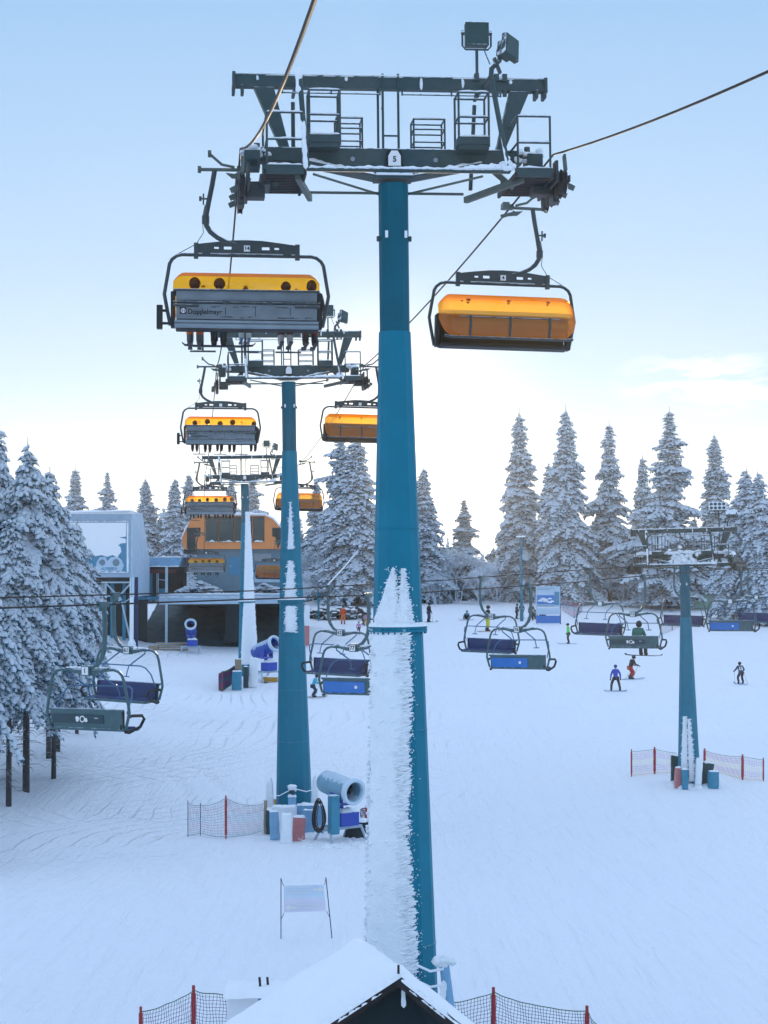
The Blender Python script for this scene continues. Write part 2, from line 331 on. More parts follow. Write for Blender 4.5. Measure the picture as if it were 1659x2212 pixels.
# ------------------------------------------------------------------ lift towers of the six-seat lift
YAW = math.atan(409.5/3802)
def cx_(c): return (c-840)/225
def cz_(c): return (790-c)/225
def rime_lumps(mb, Rf, z0, z1, a_fun, b_fun, n, size, seed, thick=.05):
    """rime on a column: angle runs a_fun(z)..b_fun(z), 0 deg = towards the viewer, + = right"""
    rg = random.Random(seed)
    nz, na = max(8, int((z1-z0)/.09)), 14
    vs = []
    for i in range(nz+1):
        z = z0 + (z1-z0)*i/nz
        a, b = a_fun(z), b_fun(z)
        for j in range(na+1):
            t = j/na; an = R(a + (b-a)*t); e = math.sin(math.pi*t)**.4
            edge = 1 if 0 < j < na else 0
            jit = rg.uniform(-.012, .012) + .03*mnoise.noise(Vector((z*3, an*4, seed)))
            r = Rf(z) + (thick*(1+.45*mnoise.noise(Vector((z*.9, 3, seed))) + .3*mnoise.noise(Vector((z*4, 9, seed))))*e + jit + .01 if edge else -.02)
            if i in (0, nz): r = Rf(z) - .02
            vs.append((r*math.sin(an), -r*math.cos(an), z))
    fs = [(i*(na+1)+j, i*(na+1)+j+1, (i+1)*(na+1)+j+1, (i+1)*(na+1)+j) for i in range(nz) for j in range(na)]
    mb.add(vs, fs)
    for k in range(int(n*.8)):                         # specks of frost thinning out on the paint
        z = z0 + (z1-z0)*rg.random(); e_ = rg.expovariate(1/4.5)+1; an = R(b_fun(z)+e_ if rg.random() < .6 else a_fun(z)-e_); r = Rf(z)+.004; s_ = rg.uniform(.004, .014)
        mb.blob((r*math.sin(an), -r*math.cos(an), z), s_, s_*.5, s_*rg.uniform(.6, 1.6), n=5, m=3, jit=.3)
    for k in range(n):
        z = z0 + (z1-z0)*rg.random(); a, b = a_fun(z), b_fun(z)
        q = rg.random(); t = 1 - abs(rg.gauss(0, .11)) if q < .80 else (abs(rg.gauss(0, .10)) if q < .93 else rg.random())
        an = R(a + (b-a)*t); r = Rf(z) + thick*.8
        c = Vector((r*math.sin(an), -r*math.cos(an), z)); s = size*rg.uniform(.35, 1.2)*(.45+.55*min(1, (b-a)/18))
        rot = Euler((rg.uniform(-.3, .3), rg.uniform(-.5, .1), an)).to_matrix()
        mb.blob(c, s*rg.uniform(1.3, 2.3), s*.9, s*rg.uniform(.35, .55), n=6, m=4, jit=.22, rot=rot)
def make_tower(label, loc, lean, H, rbot, rimes, seams, flange, no=None, flood=True, yaw=YAW, group='towers of the six-seat lift', halfw=3.07, sz=.6, array=False):
    T = empty('lift_tower', loc, yaw, 0, lean); tag(T, label, 'lift tower', group)
    rt = .289
    zc = H - (715-394)/112.5                               # the straight top section ends here
    def Rf(z): return rt if z >= zc else rt + .02 + (rbot-rt-.02)*(zc-z)/zc
    m = MB(); m.lathe([(Rf(0)*1.0, -.6), (Rf(0), 0)] + [(Rf(z), z) for z in np.linspace(.5, zc-.001, 14)], 12); m.build('column', M['teal'], T)
    m = MB(); m.lathe([(rt, zc-.04), (rt, H)], 12); m.build('upper_column', M['teal_shaded'], T)
    for z in seams:
        sm = MB(); sm.lathe([(Rf(z)+.004, z-.012), (Rf(z)+.010, z), (Rf(z)+.004, z+.012)], 24); sm.build('weld_seam', M['teal'], T)
    if flange:
        z = flange; m = MB(); m.lathe([(Rf(z)+.085, z-.05), (Rf(z)+.085, z-.005)], 24).lathe([(Rf(z)+.085, z+.005), (Rf(z)+.085, z+.045)], 24)
        for k in range(28):
            a = 2*math.pi*k/28; m.lathe([(.018, z-.09), (.018, z+.09)], 6, Matrix.Translation(((Rf(z)+.055)*math.cos(a), (Rf(z)+.055)*math.sin(a), 0)))
        m.build('flange', M['teal'], T)
        s = MB(); s.lathe([(Rf(z)+.01, z+.05), (Rf(z)+.09, z+.05), (Rf(z)+.07, z+.10), (Rf(z)+.01, z+.13)], 24, caps=False); s.build('flange_snow', M['rime'], T, True)
    for k, (z0, z1, af, bf, n, sz, th) in enumerate(rimes):
        m = MB(); rime_lumps(m, Rf, z0, z1, af, bf, n, sz, 5+k, th); m.build('rime', M['rime'], T, True)
    # clamp ring lugs
    z = H-(513-394)/112.5
    for x in (-.30, .30, ): m = MB(); m.box((x, -.05, z), (.07, .1, .09)); m.build('lug', M['steel'], T)
    for x in (-.17, .2): m = MB(); m.box((x, -.29, z+.05), (.05, .06, .13)); m.build('lug', M['rime'], T)
    hd = H; S = M['steel']
    def P(x, y, z): return Vector((x, y, hd+z))
    # main cross beam with its swallow-shaped lower edge
    poly = [(-2.55, .40), (-1.7, .38), (-.35, .135), (.35, .135), (1.7, .38), (2.5, .40), (2.5, .66), (-2.55, .66)]
    m = MB(); m.prism([(x, hd+z) for x, z in poly], -.2, .2); 
    m.build('crossbeam', S, T, bevel=.012)
    m = MB()
    for s in (-1, 1): m.prism([(s*1.72, hd+.37), (s*.36, hd+.10), (s*.36, hd+.135), (s*1.72, hd+.405)][::s], -.27, .27)
    m.box(P(0, 0, .105), (.74, .54, .06)); m.build('lower_flange', S, T)
    m = MB()                                             # snow lying on the projecting flange
    for s in (-1, 1): m.snowline(P(s*1.72, -.235, .40), P(s*.36, -.235, .132), .08, .05)
    m.snowline(P(-.38, -.235, .13), P(.38, -.235, .13), .1, .07); m.snowline(P(-2.4, 0, .655), P(-.3, 0, .655), .3, .025); m.snowline(P(.3, 0, .655), P(2.4, 0, .655), .3, .025)
    m.build('snow_cap', M['rime'], T, True)
    for x in (-.80, .80):
        m = MB(); m.lathe([(.045, 0), (.045, .03)], 10, Matrix.Translation(P(x, -.2, .44)) @ Euler((math.pi/2, 0, 0)).to_matrix().to_4x4()); m.build('bolt', M['alu'], T)
    m = MB(); m.prism([(-.25, hd+.16), (.25, hd+.16), (.17, hd+.3), (.13, hd+.62), (-.13, hd+.62), (-.17, hd+.3)], -.26, -.205); m.build('plate_bracket', M['black'], T)
    m = MB(); m.prism([(-.12, hd+.31), (.12, hd+.31), (.12, hd+.5), (.06, hd+.6), (-.06, hd+.6), (-.12, hd+.5)], -.285, -.265); pl = m.build('number_plate', M['white'], T)
    if no: text_obj(no, .15, Matrix.Translation(P(0, -.289, .43)) @ FRONT, M['ink'], 'number', pl, .003, bold=.004)
    # gantry beam on top
    m = MB(); m.box(P(-.03, 0, 1.955), (6.1, .22, .24))
    for x in (-3.06, -2.89, 2.81, 2.97): m.box(P(x, 0, 1.78), (.06, .3, .16))
    m.box(P(-3.05, 0, 1.95), (.06, .34, .32)).box(P(2.99, 0, 1.95), (.06, .34, .3))
    m.build('gantry_beam', S, T, bevel=.01)
    m = MB()
    m.snowline(P(-3.05, -.03, 2.072), P(3.0, -.03, 2.072), .25, .03)
    for k in range(9): x0 = rng.uniform(-2.8, 2.6); m.snowline(P(x0, -.105, 2.05), P(x0+rng.uniform(.2, .6), -.105, 2.05), .05, .03)
    for x, l in ((.55, .2), (1.36, .16), (-2.6, .08), (-.9, .07), (2.3, .07)): m.blob(P(x, -.12, 2.04-l/2), .03, .025, l/1.6, n=6, m=4, jit=.25)
    m.build('snow_cap', M['rime'], T, True)
    for s in (-1, 1):                                    # tapered plate struts
        m = MB(); m.prism([(s*2.67, hd+1.83), (s*2.29, hd+1.83), (s*2.0, hd+.66), (s*2.17, hd+.66)][::s], -.12, .12); m.build('strut', S, T, bevel=.008)
    for a, b, r in (((-1.85, -.9, 1.9), (-1.72, -1.0, .05), .05), ((1.78, -.9, 1.9), (2.08, -1.0, .05), .05), ((-1.87, .9, 1.8), (-1.87, .9, .1), .04), ((1.75, .9, 1.8), (1.65, .9, .1), .04)):
        m = MB(); m.tube([P(*a), P(*b)], r, 10); m.bar(P(a[0], 0, 1.9), P(a[0], a[1], 1.9), .06); m.build('brace', S, T, True)
    # rail slung under the gantry beam
    m = MB()
    for x0, x1 in ((-2.13, -.25), (.18, 2.1)):
        m.tube([P(x0, -.1, 1.73), P(x1, -.1, 1.73)], .016, 6)
        for x in (x0, (x0+x1)/2, x1): m.bar(P(x, -.1, 1.86), P(x, -.1, 1.71), .03)
    m.build('hanging_rail', S, T)
    # centre ladder
    m = MB()
    for x, y in ((-.27, .1), (-.2, -.12), (.10, -.12)): m.tube([P(x, y, .6), P(x, y, 2.12)], .024, 8)
    m.bar(P(-.2, -.12, .92), P(.10, -.12, .92), .03); m.bar(P(-.2, -.12, 1.5), P(-.2, .12, 1.5), .02)
    m.build('ladder', S, T)
    # tie tubes between the walkways
    m = MB(); m.tube([P(-1.72, -1.0, .065), P(2.1, -1.0, .065)], .045, 10); m.build('tie_tube', S, T, True)
    m = MB(); m.tube([P(-1.75, .85, .01), P(1.5, .85, .01)], .028, 8); m.build('tie_tube', M['grip'], T, True)
    for s in (-1, 1):
        m = MB(); m.tube([P(s*1.6, -.9, -.01), P(s*.25, .15, -.16)], .024, 8); m.build('diagonal_brace', M['grip'], T, True)
    m = MB()
    m.snowline(P(-1.7, -1.0, .10), P(2.1, -1.0, .10), .07, .03); m.snowline(P(.9, -1.0, .10), P(2.15, -1.0, .12), .09, .07)
    for k in range(30): m.blob(P(2.02+rng.gauss(0, .08), -1.0+rng.gauss(0, .03), .1+abs(rng.gauss(0, .08))), .06, .05, .05, n=7, m=5, jit=.35)
    m.snowline(P(-1.75, -1.035, .05), P(-1.80, -.99, 1.0), .09, .03, .7); m.snowline(P(2.05, -1.04, .05), P(1.93, -.95, .9), .07, .025, .7); m.snowline(P(-1.86, -.93, 1.5), P(-1.86, -.91, 2.0), .12, .04, .7)
    m.build('snow_cap', M['rime'], T, True)
    def cage(name, x0, x1, y0, y1, z0, z1, mids, sides=(1, 1, 1, 1), pr=.022):
        m = MB(); c = [(x0, y0), (x1, y0), (x1, y1), (x0, y1)]
        for (a, b), on in zip(((0, 1), (1, 2), (2, 3), (3, 0)), sides):
            if not on: continue
            for z in [z1]+mids: m.tube([P(c[a][0], c[a][1], z), P(c[b][0], c[b][1], z)], pr, 8)
            for q in (a, b): m.tube([P(c[q][0], c[q][1], z0), P(c[q][0], c[q][1], z1+.01)], pr, 8)
        return m.build(name, S, T, True)
    class _F:
        def snowline(self, *a): m = MB(); m.snowline(*a); m.build('rail_frost', M['rime'], T, True)
    frost = _F()
    # low walkways beside the sheaves
    for s in (-1, 1):
        xa, xb = (-2.47, -1.80) if s < 0 else (2.26, 2.88)
        cage('railing', xa, xb, -1.0, .8, .12, 1.12, [.62], (1, 0, 0, 1) if s < 0 else (1, 0, 0, 1))
        m = MB(); m.box(P((xa+xb)/2, -1.0, .05), (xb-xa+.12, .04, .17)); m.build('toe_board', S, T)
        w = MB()
        for k in range(13): w.box(P((xa+xb)/2, -.93+k*.145, .0), (xb-xa+.1, .075, .05))
        w.box(P(xa-.04, -.05, .0), (.05, 1.95, .1)).box(P(xb+.04, -.05, .0), (.05, 1.95, .1)); w.build('walkway', M['black'], T)
        w = MB(); w.bar(P(xb-.1 if s < 0 else xa+.1, -.9, -.06), P(s*1.55, .9, -.1), .09, .12); w.bar(P(s*2.3, -.2, -.07), P(s*1.9, .15, .4), .1, .1); w.build('support_arm', M['grip'], T)
        frost.snowline(P(xa, -1.0, 1.14), P(xb, -1.0, 1.14), .04, .02); frost.snowline(P(xa, -1.02, .14), P(xb, -1.02, .14), .06, .03); frost.snowline(P(xa-.0, -1.0, .64), P(xb, -1.0, .64), .035, .015); frost.snowline(P(s*2.45, 0, .57), P(s*2.95, -.05, .56), .35, .09, .8)
        # upper maintenance baskets
        xa, xb = (-1.65, -1.07) if s < 0 else (1.2, 1.78)
        cage('basket_railing', xa, xb, -.6, -.1, .62, 1.66, [1.19])
        m = MB(); m.box(P((xa+xb)/2, -.35, .74), (xb-xa+.03, .54, .14))
        for k in range(6): m.box(P((xa+xb)/2, -.58+k*.09, .62), (xb-xa, .035, .1))
        m.build('basket_floor', S, T)
        frost.snowline(P(xa, -.6, 1.68), P(xb, -.6, 1.68), .04, .02); frost.snowline(P(xa, -.62, .82), P(xb, -.62, .82), .07, .03); frost.snowline(P(xa, -.6, 1.21), P(xb, -.6, 1.21), .035, .014)
        xa, xb = (-1.06, -.56) if s < 0 else (.45, 1.06)
        cage('rear_railing', xa, xb, .3, .75, .55, 1.36, [1.16, .91, .72], (1, 1, 1, 1), .018)
        m = MB(); m.box(P((xa+xb)/2, .5, .68), (xb-xa, .5, .05)); m.build('rear_floor', S, T)
        frost.snowline(P(xa, .3, 1.375), P(xb, .3, 1.375), .035, .016)
        # sheave train: rocker frame, wheels seen edge-on, hub covers
        X = s*halfw if halfw != 3.07 else (-2.93 if s < 0 else 3.15)
        tr = empty('sheave_train', P(X, 0, sz + (.12 if s > 0 and halfw == 3.07 else 0))); tr.parent = T; kids.setdefault(T.name, []).append(tr)
        fr = MB(); fr.box((-s*.12, 0, -.16), (.05, 1.9, .2)).box((s*.11, 0, -.2), (.03, 1.9, .12))
        for k in range(3): fr.box((-s*.12, -.75+k*.75, -.02), (.05, .3, .34))
        fr.prism([(-.06, -.5), (.06, -.5), (.06, -.1), (-.06, -.1)], -.2, .2); fr.box((-s*.28, 0, -.2), (.34, .36, .3)); fr.box((-s*.45, 0, -.05), (.2, .8, .2))
        fr.build('rocker_frame', M['chair'], tr)
        for k in range(5):
            w = MB(); w.lathe([(.10, -.055), (.2, -.05), (.24, -.045), (.215, -.02), (.215, .02), (.24, .045), (.2, .05), (.10, .055)], 20, Matrix.Translation((0, -.84+k*.42, -.25)) @ Euler((0, math.pi/2, 0)).to_matrix().to_4x4()); w.build('sheave', M['black'], tr, True)
        for k in range(3):
            gd = MB(); gd.prism([(s*.10, -.38), (s*.20, -.42), (s*.24, -.33), (s*.17, -.29), (s*.1, -.27)][::s], -.85+k*.7, -.82+k*.7); gd.build('rope_catcher', M['grip'], tr)
        gd = MB(); gd.bar((0, -1.1, -.1), (0, -.98, .22), .05, .12); gd.build('rope_guide', M['grip'], tr)
        m = MB(); m.box(P(s*2.72, -.1, .40), (.3, .5, .34)); m.box(P(s*2.72, -.32, .28), (.22, .06, .22)); m.lathe([(.06, 0), (.06, .16)], 8, Matrix.Translation(P(s*2.62, -.05, .6))); m.build('drive_box', S, T, bevel=.01)
        m = MB()
        for k in range(22): m.blob(P(s*(2.35+rng.uniform(0, .5)), -.3+rng.uniform(0, .2), .56+rng.uniform(-.12, .1)), .07, .07, .045, n=6, m=4, jit=.3)
        m.build('snow_cap', M['rime'], T, True)
    if array:
        f = empty('floodlight', P(2.0, -.1, 3.2), R(20), R(-35)); f.parent = T; kids.setdefault(T.name, []).append(f)
        m = MB(); m.box((0, 0, 0), (.95, .12, .55)); m.build('housing', S, f, bevel=.01)
        m = MB()
        for i in range(4):
            for j in range(2): m.lathe([(.09, 0), (.09, .02)], 10, Matrix.Translation((-.34+i*.225, -.08, -.13+j*.26)) @ Euler((math.pi/2, 0, 0)).to_matrix().to_4x4())
        m.build('lens', M['glass'], f)
        f = empty('floodlight', P(2.75, 0, 2.75)); f.parent = T; kids.setdefault(T.name, []).append(f)
        m = MB(); m.box((0, 0, 0), (.6, .4, .22), rx=-.5); m.build('housing', S, f, bevel=.02)
        m = MB(); m.box((0, .1, .14), (.62, .42, .1), rx=-.5); m.build('snow_cap', M['rime'], f, bevel=.03)
        m = MB(); m.tube([P(2.0, 0, 3.1), P(2.05, 0, 2.0)], .045, 8).tube([P(2.75, 0, 2.75), P(2.5, 0, 2.3), P(2.5, 0, 2.0)], .04, 8); m.build('lamp_bracket', S, T)
    if flood:
        # one lamp faces the viewer on a fork, the other is turned away to the right
        f = empty('floodlight', P(1.65, -.1, 2.93)); f.parent = T; kids.setdefault(T.name, []).append(f)
        m = MB(); m.box((0, .06, 0), (.44, .2, .46)).box((0, -.045, .215), (.46, .03, .03)).box((0, -.045, -.215), (.46, .03, .03)).box((-.215, -.045, 0), (.03, .03, .46)).box((.215, -.045, 0), (.03, .03, .46)); m.build('housing', S, f, bevel=.01)
        m = MB(); m.box((0, -.048, 0), (.40, .012, .40)); m.build('lens', M['glass'], f)
        m = MB(); m.tube([(-.28, .03, .08), (-.28, .03, -.22), (-.22, .03, -.29), (.22, .03, -.29), (.28, .03, -.22), (.28, .03, .08)], .02, 6).tube([(0, .03, -.29), (0, .03, -1.0)], .03, 8).lathe([(.045, -.03), (.045, .03)], 8, Matrix.Translation((-.27, .03, .03)) @ Euler((0, math.pi/2, 0)).to_matrix().to_4x4()).lathe([(.045, -.03), (.045, .03)], 8, Matrix.Translation((.27, .03, .03)) @ Euler((0, math.pi/2, 0)).to_matrix().to_4x4()); m.build('fork', S, f)
        f = empty('floodlight', P(2.3, -.1, 2.68), R(38), R(-12), R(17)); f.parent = T; kids.setdefault(T.name, []).append(f)
        m = MB(); m.prism([(-.2, -.25), (.2, -.25), (.2, .25), (-.2, .25)], -.06, .05).box((0, .12, 0), (.28, .18, .34)).box((0, .24, 0), (.15, .1, .2)); m.build('housing', S, f, bevel=.01)
        m = MB(); m.box((0, -.064, 0), (.34, .012, .44)); m.build('lens', M['glass'], f)
        m = MB(); m.tube([P(2.18, 0, 2.75), P(2.1, 0, 2.45), P(1.95, 0, 2.3), P(1.93, 0, 2.05)], .05, 8).bar(P(2.0, 0, 2.5), P(2.12, 0, 2.2), .12, .05).tube([P(1.85, -.1, 2.8), P(1.8, -.1, 2.6), P(1.9, -.1, 2.35)], .012, 5)
        for x in (1.63, 2.02, 2.18): m.box(P(x, -.12, 2.08), (.09, .1, .14)).box(P(x, -.12, 1.78), (.07, .08, .12))
        m.build('lamp_bracket', S, T)
    return T
def head_pt(T, x, z, H):
    bpy.context.view_layer.update()
    return T.matrix_world @ Vector((x, 0, H+z))
def lin(a, za, b, zb): return lambda z: a + (b-a)*min(1, max(0, (z-za)/(zb-za)))
H1, H2, H3 = 16.35, 18.15, 14.3
zz = lambda v: H1 - (v-394)/112.5                         # height on the near tower of picture row v
def pwf(a, b, va, vb, e): return lambda z: a + (b-a)*(min(1, max(0, (z-zz(va))/(zz(vb)-zz(va)))))**(1/e)
b1 = W(869, 2150, 33.8); b1.z = G(b1.x, b1.y); H1 = W(852, 394, 33.8).z - b1.z - .05
T1 = make_tower('nearest teal lift tower filling the centre, its left side thick with white rime', b1, -.0105, H1, .72,
    [(zz(1352), zz(1222), pwf(-92, -19, 1352, 1222, 1.5), pwf(0, -16, 1352, 1222, .8), 130, .032, .035),
     (zz(1352), zz(1226), pwf(-20, 4, 1352, 1226, 1.6), pwf(30, 8, 1352, 1226, 1.3), 170, .038, .045),
     (0, zz(1352), lambda z: -88, lambda z: 11+5*math.sin(z*1.1)+3*mnoise.noise(Vector((z*1.7, 0, 2)))+2*mnoise.noise(Vector((z*7, 0, 2))), 1900, .046, .05)],
    [zz(1140), zz(1572), zz(2028)], zz(1356), '5')
g2 = W(636, 1700, 72.2); g2.z = G(g2.x, g2.y)
H2 = W(622, 825, 72.2).z - g2.z
zz2 = lambda v: H2 - (v-825)/(3802/72.2)
T2 = make_tower('second teal lift tower, blotches of rime up its face and snow gun at its foot', g2, -.0145, H2, .76,
    [(zz2(1188), zz2(1085), lin(-22, zz2(1188), -6, zz2(1085)), lin(14, zz2(1188), 2, zz2(1085)), 60, .04, .04),
     (zz2(1292), zz2(1212), lin(-42, zz2(1292), -16, zz2(1212)), lin(16, zz2(1292), 4, zz2(1212)), 90, .05, .05),
     (zz2(1365), zz2(1308), lambda z: -34, lambda z: 14, 80, .05, .05)],
    [zz2(1140), zz2(1190), zz2(1490), zz2(1600)], zz2(1298))
g3 = W(536, 1480, 129); g3.z = G(g3.x, g3.y)
H3 = W(527, 1045, 129).z - g3.z
zz3 = lambda v: H3 - (v-1045)/(3802/129)
T3 = make_tower('farthest teal lift tower before the orange station, right half coated in snow', g3, -.02, H3, .74,
    [(0.8, zz3(1105), lin(-48, 2, -4, zz3(1110)), lambda z: 96, 200, .05, .05)],
    [zz3(1180), zz3(1225), zz3(1270)], zz3(1300))
# ------------------------------------------------------------------ haul rope
def rope(name, pts, sags, label, r=.021, cat='haul rope', group=None):
    out = []
    for (a, b), s in zip(zip(pts, pts[1:]), sags):
        n = 14
        for i in range(n):
            t = i/n; p = a.lerp(b, t); p.z -= 4*s*t*(1-t); out.append(p)
    out.append(pts[-1]); m = MB(); m.tube(out, r, 8); o = m.build(name, M['rope'], None, True); tag(o, label, cat, group); return out
HW = 3.07
HWL, HWR = 2.93, 3.15
L1, R1 = head_pt(T1, -HWL, .66, H1), head_pt(T1, HWR, .63, H1)
L2, R2 = head_pt(T2, -HWL, .66, H2), head_pt(T2, HWR, .66, H2)
L3, R3 = head_pt(T3, -HWL, .66, H3), head_pt(T3, HWR, .66, H3)
dirv = Vector((-math.sin(YAW), math.cos(YAW), 0))
def fore(p, ks):
    return [Vector((p.x - dirv.x/dirv.y*(p.y-d), d, CZ+z)) for d, z in ks]
def para(p, d1, z1, d0, z0):
    zl = p.z-CZ; a = np.polyfit([d0, d1, p.y], [z0, z1, zl], 2); ds = [-30.] + list(np.linspace(0, p.y-.8, 26)); return fore(p, [(d, float(np.polyval(a, max(d, 0)))) for d in ds])
Lf = para(L1, 12.3, 4.0, 0, 2.9)
Rf_ = para(R1, 21.4, 5.93, 8, 4.5)
SL = Vector((L3.x-2.9, 157, CZ+.4)); SR = Vector((R3.x-2.9, 157, CZ+.5))
rL = rope('haul_rope', Lf[1:]+[L1, L2, L3, SL], [0]*(len(Lf)-1)+[.9, .95, 1.2], 'steel haul rope on the left, running up out of the top of the picture')
rR = rope('haul_rope', Rf_[1:]+[R1, R2, R3, SR], [0]*(len(Rf_)-1)+[.25, .6, 1.2], 'steel haul rope on the right, leaving the picture at its right edge')
def on_rope(pts, d):
    for a, b in zip(pts, pts[1:]):
        if a.y <= d <= b.y: return a.lerp(b, (d-a.y)/(b.y-a.y))
    return pts[-1].copy()
# ------------------------------------------------------------------ six-seat bubble chair; origin on the rope, faces +y
M['latch'] = mat('rust_brown_latch', (.30, .09, .01), .6)
def loft(sections, closed_u=False):
    n = len(sections[0]); vs = [p for s in sections for p in s]; fs = []
    for i in range(len(sections)-1):
        for j in range(n-1): fs.append((i*n+j, i*n+j+1, (i+1)*n+j+1, (i+1)*n+j))
    return vs, fs
def make_six(back=True):
    T = empty('chairlift_chair', (0, 0, 0)); C = M['chair']; dx = .16
    # grip and hanger arm
    m = MB(); m.box((-.02, 0, .0), (.14, .34, .12)).box((-.12, 0, -.02), (.16, .2, .1)).tube([(-.1, 0, -.03), (-.92, 0, -.04)], .035, 8).tube([(-.25, 0, .02), (-.5, .05, .08), (-.72, .1, .28)], .028, 8)
    for c, a in (((-.94, 0, -.04), 0), ((-.74, .1, .3), 0)): m.lathe([(.07, -.035), (.075, 0), (.07, .035)], 12, Matrix.Translation(c) @ Euler((0, math.pi/2, 0)).to_matrix().to_4x4())
    m.prism([(-.42, -.1), (-.2, -.12), (.08, -.2), (.06, -.28), (-.1, -.22), (-.3, -.2)], -.03, .03).bar((-.3, 0, -.2), (-.2, 0, -.1), .04)
    m.build('grip', M['grip'], T)
    m = MB(); pts = [(-.64, 0, -.05), (-.69, 0, -.35), (-.76, 0, -.70), (-.82, 0, -1.02), (-.80, 0, -1.15), (-.72, 0, -1.28), (-.58, 0, -1.39), (-.4, 0, -1.47), (-.2, 0, -1.52)]
    m.tube(pts, [.05, .05, .05, .055, .05, .05, .048, .045, .04], 10); m.lathe([(.075, -.08), (.075, .08)], 10, Matrix.Translation((-.815, 0, -1.04))); m.build('hanger_arm', C, T, True)
    m = MB(); m.bar((-.76, 0, -.62), (-.92, 0, -.62), .03).bar((-.86, 0, -.52), (-.86, 0, -.74), .03).box((-.92, 0, -.62), (.05, .05, .09)).tube([(-.83, 0, -.74), (-.88, .0, -1.0), (-.86, 0, -1.3), (-1.0, 0, -1.52), (-1.35, 0, -1.72)], .008, 5); m.build('damper', C, T)
    # yoke: long beam with slots
    top = [(-1.04, -1.53), (-.7, -1.485), (-.3, -1.44), (0, -1.43), (.3, -1.44), (.7, -1.485), (1.04, -1.53)]; bot = -1.69
    holes = [(-.70, .09), (-.47, .14), (.30, .14), (.52, .09)]
    holes = [(-.60, .09, .045), (-.38, .15, .065), (.37, .15, .065), (.59, .09, .045)]
    def topz(x):
        for (x0, z0), (x1, z1) in zip(top, top[1:]):
            if x0 <= x <= x1: return z0+(z1-z0)*(x-x0)/(x1-x0)
        return -1.53
    xs = sorted(set([-1.04, -.9, -.1, .1, .9, 1.04] + [t[0] for t in top] + [h[0]-h[1]/2 for h in holes] + [h[0]+h[1]/2 for h in holes]))
    m = MB()
    for x0, x1 in zip(xs, xs[1:]):
        xm = (x0+x1)/2; h = next((h for h in holes if abs(xm-h[0]) < h[1]/2), None)
        if h:
            zc = -1.59
            m.prism([(x0, zc+h[2]/2+.0), (x1, zc+h[2]/2), (x1, topz(x1)), (x0, topz(x0))], -.03, .03); m.prism([(x0, bot), (x1, bot), (x1, zc-h[2]/2), (x0, zc-h[2]/2)], -.03, .03)
        else: m.prism([(x0, bot), (x1, bot), (x1, topz(x1)), (x0, topz(x0))], -.03, .03)
    for s in (-1, 1): m.box((s*1.0, 0, -1.655), (.09, .09, .31)); m.box((s*.8, 0, -1.72), (.16, .08, .07))
    y = m.build('yoke', C, T)
    m = MB(); m.box((0, -.05, -1.60), (.12, .012, .12)); m.box((0, .05, -1.60), (.12, .012, .12)); m.build('number_plate', M['white'], y)
    # outer frame tube
    half = [(0, -1.735), (1.28, -1.735), (1.38, -1.76), (1.47, -1.83), (1.52, -1.92), (1.60, -2.40), (1.62, -2.52), (1.60, -2.64), (1.53, -3.0), (1.50, -3.14)]
    path = [(-x, 0, z) for x, z in half[::-1]] + [(x, 0, z) for x, z in half[1:]]
    m = MB(); m.tube(path, .036, 8); m.build('frame', C, T, True)
    # bubble: rounded shell from behind the heads over to the knees
    prof = [(.0, -2.16, 1.45, .16), (.06, -2.10, 1.43, .16), (.18, -2.06, 1.41, .16), (.38, -2.05, 1.40, .14), (.62, -2.10, 1.41, .14), (.86, -2.28, 1.43, .14), (1.0, -2.54, 1.44, .14), (1.04, -2.72, 1.45, .12), (1.0, -2.92, 1.43, .14), (.92, -3.02, 1.36, .12)]
    secs = []
    for (py, pz, hw, rr) in prof:
        s = []
        for j in range(41):
            t = -1 + 2*j/40; x = hw*math.copysign(abs(t)**.9, t); e = max(0, abs(t)-.86)/.14
            cyy, czz = .45, -2.6
            s.append((x, py + (cyy-py)*e*e*.28, pz + (czz-pz)*e*e*.22))
        secs.append(s)
    vs, fs = loft(secs); m = MB(); m.add(vs, fs)
    for s in (0, 40):                                     # side cheeks
        rg = [sec[s] for sec in secs]; c = (secs[0][s][0]*1.012, .45, -2.6); m.add(rg+[c], [(i, i+1, len(rg)) for i in range(len(rg)-1)])
    m.build('bubble', M['bubble'], T, True)
    for x, y, z, r_ in ((-.86, .80, -2.24, .045), (-.84, .86, -2.30, .03), (0, .80, -2.24, .045), (.02, .86, -2.30, .03), (.88, .80, -2.24, .05), (.90, .87, -2.31, .035), (1.03, .83, -2.27, .03)):
        m = MB(); m.blob((x, y+.012, z+.012), r_, r_*.45, r_*.6, n=8, m=5, jit=.2); m.build('latch', M['latch'], T, True)
    m = MB()                                              # rim and restraint bar
    m.tube([(-1.40, .93, -3.03), (-1.2, .95, -3.05), (1.2, .95, -3.05), (1.40, .93, -3.03)], .03, 8)
    m.tube([(-1.44, -.04, -2.44), (1.44, -.04, -2.44)], .028, 8)
    m.tube([(-1.2, .98, -2.72), (-1.15, 1.0, -2.64), (-1.05, 1.02, -2.62), (1.05, 1.02, -2.62), (1.15, 1.0, -2.64), (1.2, .98, -2.72)], .012, 6)
    m.build('restraint_bar', C, T, True)
    for x in (-.86, 0, .86):
        m = MB(); m.tube([(x, 1.06, -2.60), (x, 1.09, -2.8), (x, 1.02, -3.02)], .028, 6)
        if back: m.tube([(x, .93, -3.02), (x, .72, -3.45), (x, .72, -3.55)], .018, 6).tube([(x-.26, .72, -3.56), (x+.26, .72, -3.56)], .02, 6)
        m.build('footrest', C, T, True)
    # back panels
    m = MB(); m.box((0, 0, -2.50), (2.92, .06, .1)); m.box((-1.45, .1, -2.82), (.09, .3, .7)).box((1.45, .1, -2.82), (.09, .3, .7)); m.build('back_frame', M['black'], T, bevel=.01)
